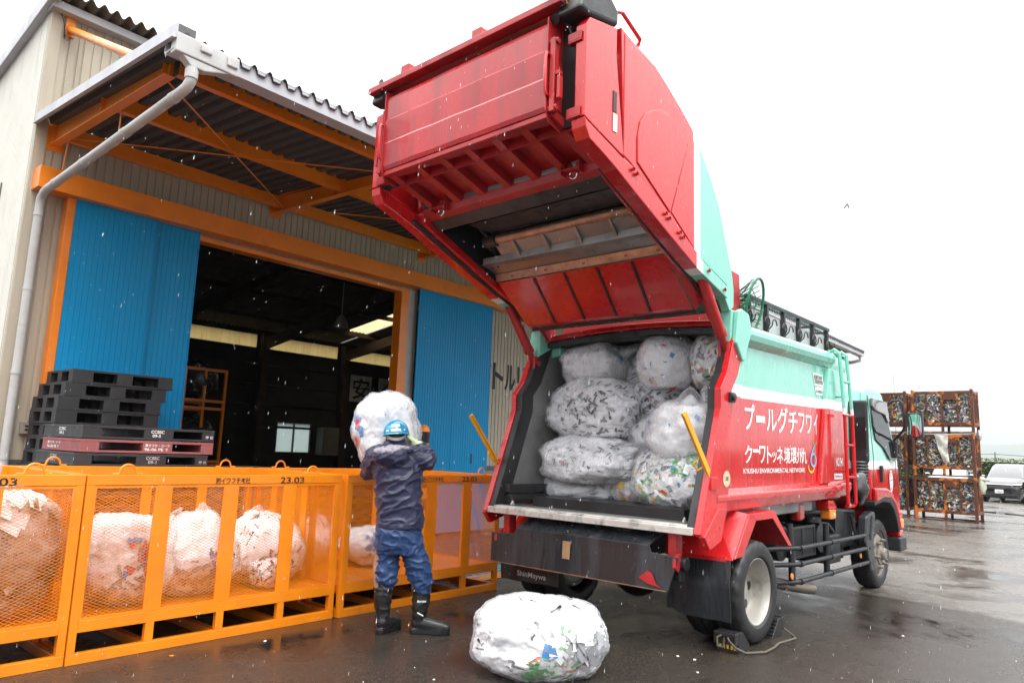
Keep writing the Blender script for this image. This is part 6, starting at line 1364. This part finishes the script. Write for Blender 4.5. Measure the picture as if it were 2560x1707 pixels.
# ------------------------------------------------------------------ minivans
def minivan(label, x, y, paint, rz, grp, plate_tx=True):
    t = thing('parked_minivan', label, 'minivan', (x, y, 0), rz, grp)      # nose towards -x, centre line y=0
    secs = []   # body rings from nose to tail: (x, half width, bottom, belt, roof half width, roof)
    for px, hw, zb_, zt_, rw_, zr_ in ((0, .70, .30, .62, .6, .66), (.06, .80, .22, .74, .72, .84), (.25, .835, .20, .92, .76, .98), (.95, .845, .20, 1.02, .74, 1.08), (1.05, .845, .20, 1.03, .72, 1.14), (1.75, .845, .20, 1.05, .64, 1.68), (2.1, .845, .20, 1.05, .655, 1.755), (3.0, .845, .20, 1.06, .66, 1.77), (4.2, .845, .22, 1.06, .65, 1.74), (4.6, .83, .25, 1.05, .66, 1.55), (4.68, .78, .35, 1.0, .7, 1.1)):
        h = [(hw * .93, zb_), (hw, zb_ + .18), (hw, zt_ - .1), (hw * .985, zt_), (rw_ * 1.01, zr_ - .07), (rw_ * .9, zr_ - .012), (rw_ * .5, zr_)]
        secs.append([(px, -a, b) for a, b in h] + [(px, a, b) for a, b in h[::-1]])
    mb = MB(); mb.loft(secs); mb.build('body', paint, t, smooth=True, ang=30, bev=.0)
    g = MB(); g.add([(1.085, -.70, 1.13), (1.085, .70, 1.13), (1.72, .60, 1.63), (1.72, -.60, 1.63)], [(0, 1, 2, 3)]); g.v = [(a - .012, b, c + .012) for a, b, c in g.v]
    mw, n, p, _ = (newmat('windscreen_glass') if 'windscreen_glass' not in bpy.data.materials else (bpy.data.materials['windscreen_glass'], None, None, None))
    if p: p.inputs['Base Color'].default_value = (.07, .10, .095, 1); p.inputs['Roughness'].default_value = .03; p.inputs['Specular IOR Level'].default_value = 1; p.inputs['Coat Weight'].default_value = 1.
    g.build('windscreen', mw, t, recalc=False)
    for s in (-1, 1):
        g = MB(); yy = lambda z: s * (.832 - (z - 1.05) * .30 + .006)
        for a, b in ((1.35, 2.25), (2.32, 3.3), (3.37, 4.35)): g.add([(a, yy(1.10), 1.10), (b, yy(1.10), 1.10), (b - .05, yy(1.60), 1.60), (a + (.42 if a < 1.5 else .03), yy(1.60), 1.60)], [(0, 1, 2, 3)])
        g.build('side_window', m_glassd, t, recalc=False)
        g = MB(); g.prism([(.02, .70), (.02, .84), (.32, .90), (.38, .76)], s * .50, s * .845, 'y'); g.build('headlight', m_chrome, t, bev=.02)
        g = MB(); g.obox((1.28, s * .95, 1.12), (.12, .20, .16), Matrix()); g.build('wing_mirror', m_chrome, t, bev=.03)
        for wx in (.85, 3.65):
            wl = bpy.data.objects.new('wheel', None); C.objects.link(wl); wl.parent = t; wl.location = (wx, s * .76, .325)
            g = MB(); g.lathe([(.21, -.09), (.30, -.10), (.325, -.07), (.325, .07), (.30, .10), (.21, .09)], (0, 0, 0), 'y', 28); g.build('tyre', m_rub, wl, smooth=True)
            g = MB(); g.lathe([(.215, s * .085), (.20, s * .06), (.06, s * .075), (.001, s * .08)], (0, 0, 0), 'y', 10); g.build('rim', m_chrome, wl)
        g = MB(); g.lathe([(.36, -.005), (.001, -.005)], (.85, s * .85, .34), 'y', 20); g.build('wheel_arch', m_black, t, recalc=False) if False else None
    g = MB(); g.box(-.03, .06, -.50, .50, .70, .83); gr = g.build('grille', m_chrome, t, bev=.02); g = MB(); g.box(-.034, .02, -.48, .48, .755, .762); g.box(-.034, .02, -.48, .48, .715, .722); g.build('grille_bar', m_black, gr)
    g = MB(); g.add([(-.036, -.05, .735), (-.036, -.035, .735), (-.036, -.025, .80), (-.036, -.04, .80)], [(0, 1, 2, 3)]); g.add([(-.036, .05, .735), (-.036, .035, .735), (-.036, .025, .80), (-.036, .04, .80)], [(0, 1, 2, 3)]); g.add([(-.036, -.04, .762), (-.036, .04, .762), (-.036, .04, .774), (-.036, -.04, .774)], [(0, 1, 2, 3)]); g.build('badge', m_black, gr, recalc=False)
    g = MB(); g.box(-.05, 0.05, -.165, .165, .42, .585); pl_ = g.build('number_plate', m_white, t, bev=.005)
    if plate_tx: rough_text('lettering', '・7917', .26, .075, mat('plate_green', (.02, .09, .06), .5), pl_, (-.053, .13, .44), (0, -1, 0), (0, 0, 1))
    g = MB(); g.box(-.01, .3, -.66, .66, .26, .38); g.box(-.012, .1, -.5, .5, .60, .67); g.build('lower_grille', m_black, t, bev=.02)
    return t
m_cblk = mat('black_car_paint', (.010, .011, .013), .08, coat=1., var=.05); m_csil = mat('grey_car_paint', (.20, .21, .22), .2, .4, coat=1.)
minivan('black minivan parked nose-on at the far right of the yard', 39.8, 4.50, m_cblk, R(-7), 'parked minivans')
minivan('grey minivan parked behind the rusty cages, glimpsed through the gap between them', 39.9, 6.70, m_csil, R(-2), 'parked minivans', False)
mb = MB(); mb.box(38.9, 39.1, 5.4, 6.0, 0, .11); tag(mb.build('wheel_stop', m_conc, bev=.02), 'low concrete wheel stop lying in front of the black minivan', 'wheel stop')
# ------------------------------------------------------------------ hedge, pole, mast, hills, bird
def leafmat(nm, a, b):
    m, n, p, _ = newmat(nm); oi = coords(n); nz = noise_(n, oi, 1.4, 5, .7); n.links.new(mixc(n, maprange(n, nz, .3, .7), a, b), p.inputs['Base Color']); p.inputs['Roughness'].default_value = .5; return m
m_lf = [leafmat('hedge_leaf', (.020, .050, .008), (.055, .105, .015)), leafmat('hedge_leaf_light', (.09, .13, .018), (.16, .17, .03)), mat('hedge_core', (.012, .018, .006), .9)]
rnd = random.Random(77); mb = MB(); hx0, hx1, hy0, hy1, hz = 49.6, 51.0, -22., 34., 2.06
mb.cm = 2; mb.box(hx0 + .15, hx1 - .15, hy0, hy1, .12, hz - .15)
for i in range(15000):
    y = rnd.uniform(hy0, hy1)
    if rnd.random() < .70: c = Vector((hx0 + .10 * noise.noise(Vector((y * 1.5, 0, i * .0))) + rnd.uniform(-.05, .16), y, rnd.uniform(.05, hz)))
    else: c = Vector((rnd.uniform(hx0, hx1), y, hz + .05 * noise.noise(Vector((y * 1.1, 3, 0))) + rnd.uniform(-.1, .05)))
    mb.cm = 1 if rnd.random() < .10 + .5 * max(0, (c.z - 1.6) / .5) else 0
    a = Vector((rnd.uniform(-1, 1), rnd.uniform(-1, 1), rnd.uniform(-1, 1))).normalized(); b = a.orthogonal().normalized(); s_ = rnd.uniform(.05, .10)
    mb.add([c - a * s_, c - b * s_ * .5, c + a * s_, c + b * s_ * .5], [(0, 1, 2, 3)])
tag(mb.build('hedge', m_lf, recalc=False), 'long clipped green hedge behind the parked minivans', 'hedge')
mb = MB(); mb.tube([(240, 27.6, 0), (240, 27.6, 6.2)], [.22, .16], 8); up_ = thing('utility_pole', 'dark utility pole with thin wires far beyond the hedge', 'utility pole', (0, 0, 0)); mb.build('pole', mat('pole_grey', (.10, .10, .11), .7), up_)
mb = MB(); mb.box(239.9, 240.1, 26.6, 28.6, 5.5, 5.6); mb.build('cross_arm', m_black, up_)
mb = MB()
for dy in (-.9, .9):
    for d in (-1, 1): mb.tube([(240, 27.6 + dy, 5.65)] + [(240 + 4 * t, 27.6 + dy + d * 45 * t, 5.65 - 3.2 * t * (1 - t)) for t in (.25, .5, .75, 1)], .035, 4)
mb.build('wire', m_black, up_)
mb = MB(); mb.tube([(28, 6.08, 0), (28, 6.08, 4.55), (28, 6.07, 4.66)], [.018, .012, .012], 8); tag(mb.build('mast', m_trim), 'thin metal mast rising behind the left rusty cages', 'mast')
mb = MB(); ny = 120
def ridge(base, amp, s0): return lambda y: base + amp * fbm(Vector((y * s0, base, 0)), 5)
m_hill = mat('forest_hill', (.045, .075, .040), .9, var=.3, vs=.02)
for X0, Y0, Y1, f, dep in ((4800, -1700, 2900, lambda y: 178 + 44 * math.sin((y - 200) / 420) + 14 * fbm(Vector((y * .003, 0, 0)), 5), 900), (3300, -1500, 2600, lambda y: 62 + 38 * math.sin((y + 120) / 280) + 12 * fbm(Vector((y * .0045, 3, 0)), 5), 600)):
    rows = []
    for k, q in enumerate((0, .25, .5, .75, 1.0, 1.0)):
        rows.append([(X0 - dep * (1 - q) if k < 5 else X0 + dep, Y0 + (Y1 - Y0) * i / ny, -2 + (f(Y0 + (Y1 - Y0) * i / ny) + 2) * (math.sin(q * math.pi / 2) ** 1.2 if k < 5 else 0) + (3 * fbm(Vector((i * .4, q * 4, X0))) if 0 < k < 4 else 0)) for i in range(ny + 1)])
    mb.loft(rows, cap=False, closed=False)
tag(mb.build('hills', m_hill, recalc=False, smooth=True, ang=80), kind='structure')
bp = Vector((27.1, 7.2, 10.84)); bp = Vector((0, 0, 1.48)) + (Vector((30, 7.97, 11.836)) - Vector((0, 0, 1.48))) * .8
bd = thing('flying_bird', 'small dark swallow flying in the white sky right of the truck', 'bird', bp); dr_ = MB(); rx, uy = RT, UP
def P2(a, b, d=0): return tuple(rx * a + uy * b + FW * d)
dr_.loft([[tuple(Vector(P2(.07 * t - .02, .07 * t, 0)) + Vector(P2(r_ * math.cos(q), -r_ * math.cos(q), 0)) * .7 + FW * r_ * math.sin(q)) for q in [i * math.pi / 4 for i in range(8)]] for t, r_ in ((-1.1, .006), (-.6, .016), (0, .024), (.5, .02), (.9, .012), (1.1, .003))]); bo2 = dr_.build('body', m_black, bd, smooth=True)
dr_ = MB()
for pts in (((.02, .03), (.06, .02), (.085, -.10), (.095, -.21), (.068, -.10), (.03, -.03)), ((.0, .02), (-.05, -.01), (-.11, -.08), (-.06, -.05), (-.01, -.02))):
    n_ = len(pts); dr_.add([P2(a, b, .0) for a, b in pts] + [P2(a, b, .006) for a, b in pts], [tuple(range(n_)), tuple(range(n_, 2 * n_))] + [(i, (i + 1) % n_, n_ + (i + 1) % n_, n_ + i) for i in range(n_)])
dr_.build('wing', m_black, bd); dr_ = MB(); pts = ((-.06, -.05), (-.045, -.07), (-.075, -.115), (-.08, -.09), (-.105, -.10)); dr_.add([P2(a, b) for a, b in pts] + [P2(a, b, .004) for a, b in pts], [tuple(range(5)), tuple(range(5, 10))] + [(i, (i + 1) % 5, 5 + (i + 1) % 5, 5 + i) for i in range(5)]); dr_.build('tail', m_black, bd)
# ------------------------------------------------------------------ litter and rain
rnd = random.Random(12); mb = MB()
for i in range(420):
    d = rnd.uniform(3.2, 15); a = rnd.uniform(-.62, .62); c = Vector((FW.x, FW.y, 0)).normalized() * d + Vector((RT.x, RT.y, 0)).normalized() * d * a * 1.15
    mb.cm = rnd.choices((0, 1, 2, 3), (8, 1.1, .5, 2))[0]; s_ = rnd.uniform(.002, .006) if rnd.random() < .9 else rnd.uniform(.008, .02)
    t = rnd.uniform(0, 6.28); u = Vector((math.cos(t), math.sin(t), 0)); v = Vector((-u.y, u.x, 0)); z = Vector((0, 0, .006))
    mb.add([c + u * s_ + z, c + v * s_ * .6 + z * 1.7, c - u * s_ * 1.2 + z, c - v * s_ * .5 + z * .8], [(0, 1, 2, 3)])
tag(mb.build('litter', [m_white, m_orange, mat('blue_scrap', (.08, .15, .6), .4), m_card], recalc=False), 'tiny white, orange and blue scraps scattered over the wet asphalt', 'litter', kind='stuff')
mb = MB(); m_rain, n, p, _ = newmat('rain_water'); p.inputs['Base Color'].default_value = (.85, .87, .9, 1); p.inputs['Roughness'].default_value = .1
for i in range(2000):
    d = rnd.uniform(1.6, 8.5) ** 1.0; a, b = rnd.uniform(-.74, .74), rnd.uniform(-.5, .5); c = Vector((0, 0, 1.48)) + (FW + RT * a + UP * b) * d
    if c.z < .1 or c.y > 9.0: continue
    r_ = rnd.uniform(.0004, .0010); L = rnd.uniform(.003, .011)
    mb.add([c + Vector((r_, 0, 0)), c + Vector((-r_ * .5, r_ * .87, 0)), c + Vector((-r_ * .5, -r_ * .87, 0)), c + Vector((.0008, 0, L)), c - Vector((0, 0, L * .5))], [(0, 1, 3), (1, 2, 3), (2, 0, 3), (1, 0, 4), (2, 1, 4), (0, 2, 4)])
tag(mb.build('rain', m_rain), 'fine bright raindrops falling across the whole yard', 'rain', kind='stuff')
# ------------------------------------------------------------------ haze
HAZE = True
if HAZE:
    mb = MB(); mb.box(-60, 5600, -2600, 3400, -8, 330); m = bpy.data.materials.new('haze_air'); m.use_nodes = True; n = m.node_tree; n.nodes.clear()
    out = n.nodes.new('ShaderNodeOutputMaterial'); pv = n.nodes.new('ShaderNodeVolumePrincipled'); pv.inputs['Color'].default_value = (.93, .96, 1, 1); pv.inputs['Density'].default_value = .00026; pv.inputs['Anisotropy'].default_value = .2
    n.links.new(pv.outputs[0], out.inputs['Volume']); tag(mb.build('haze', m), 'thin pale rain haze over the far hills', 'haze', kind='stuff')
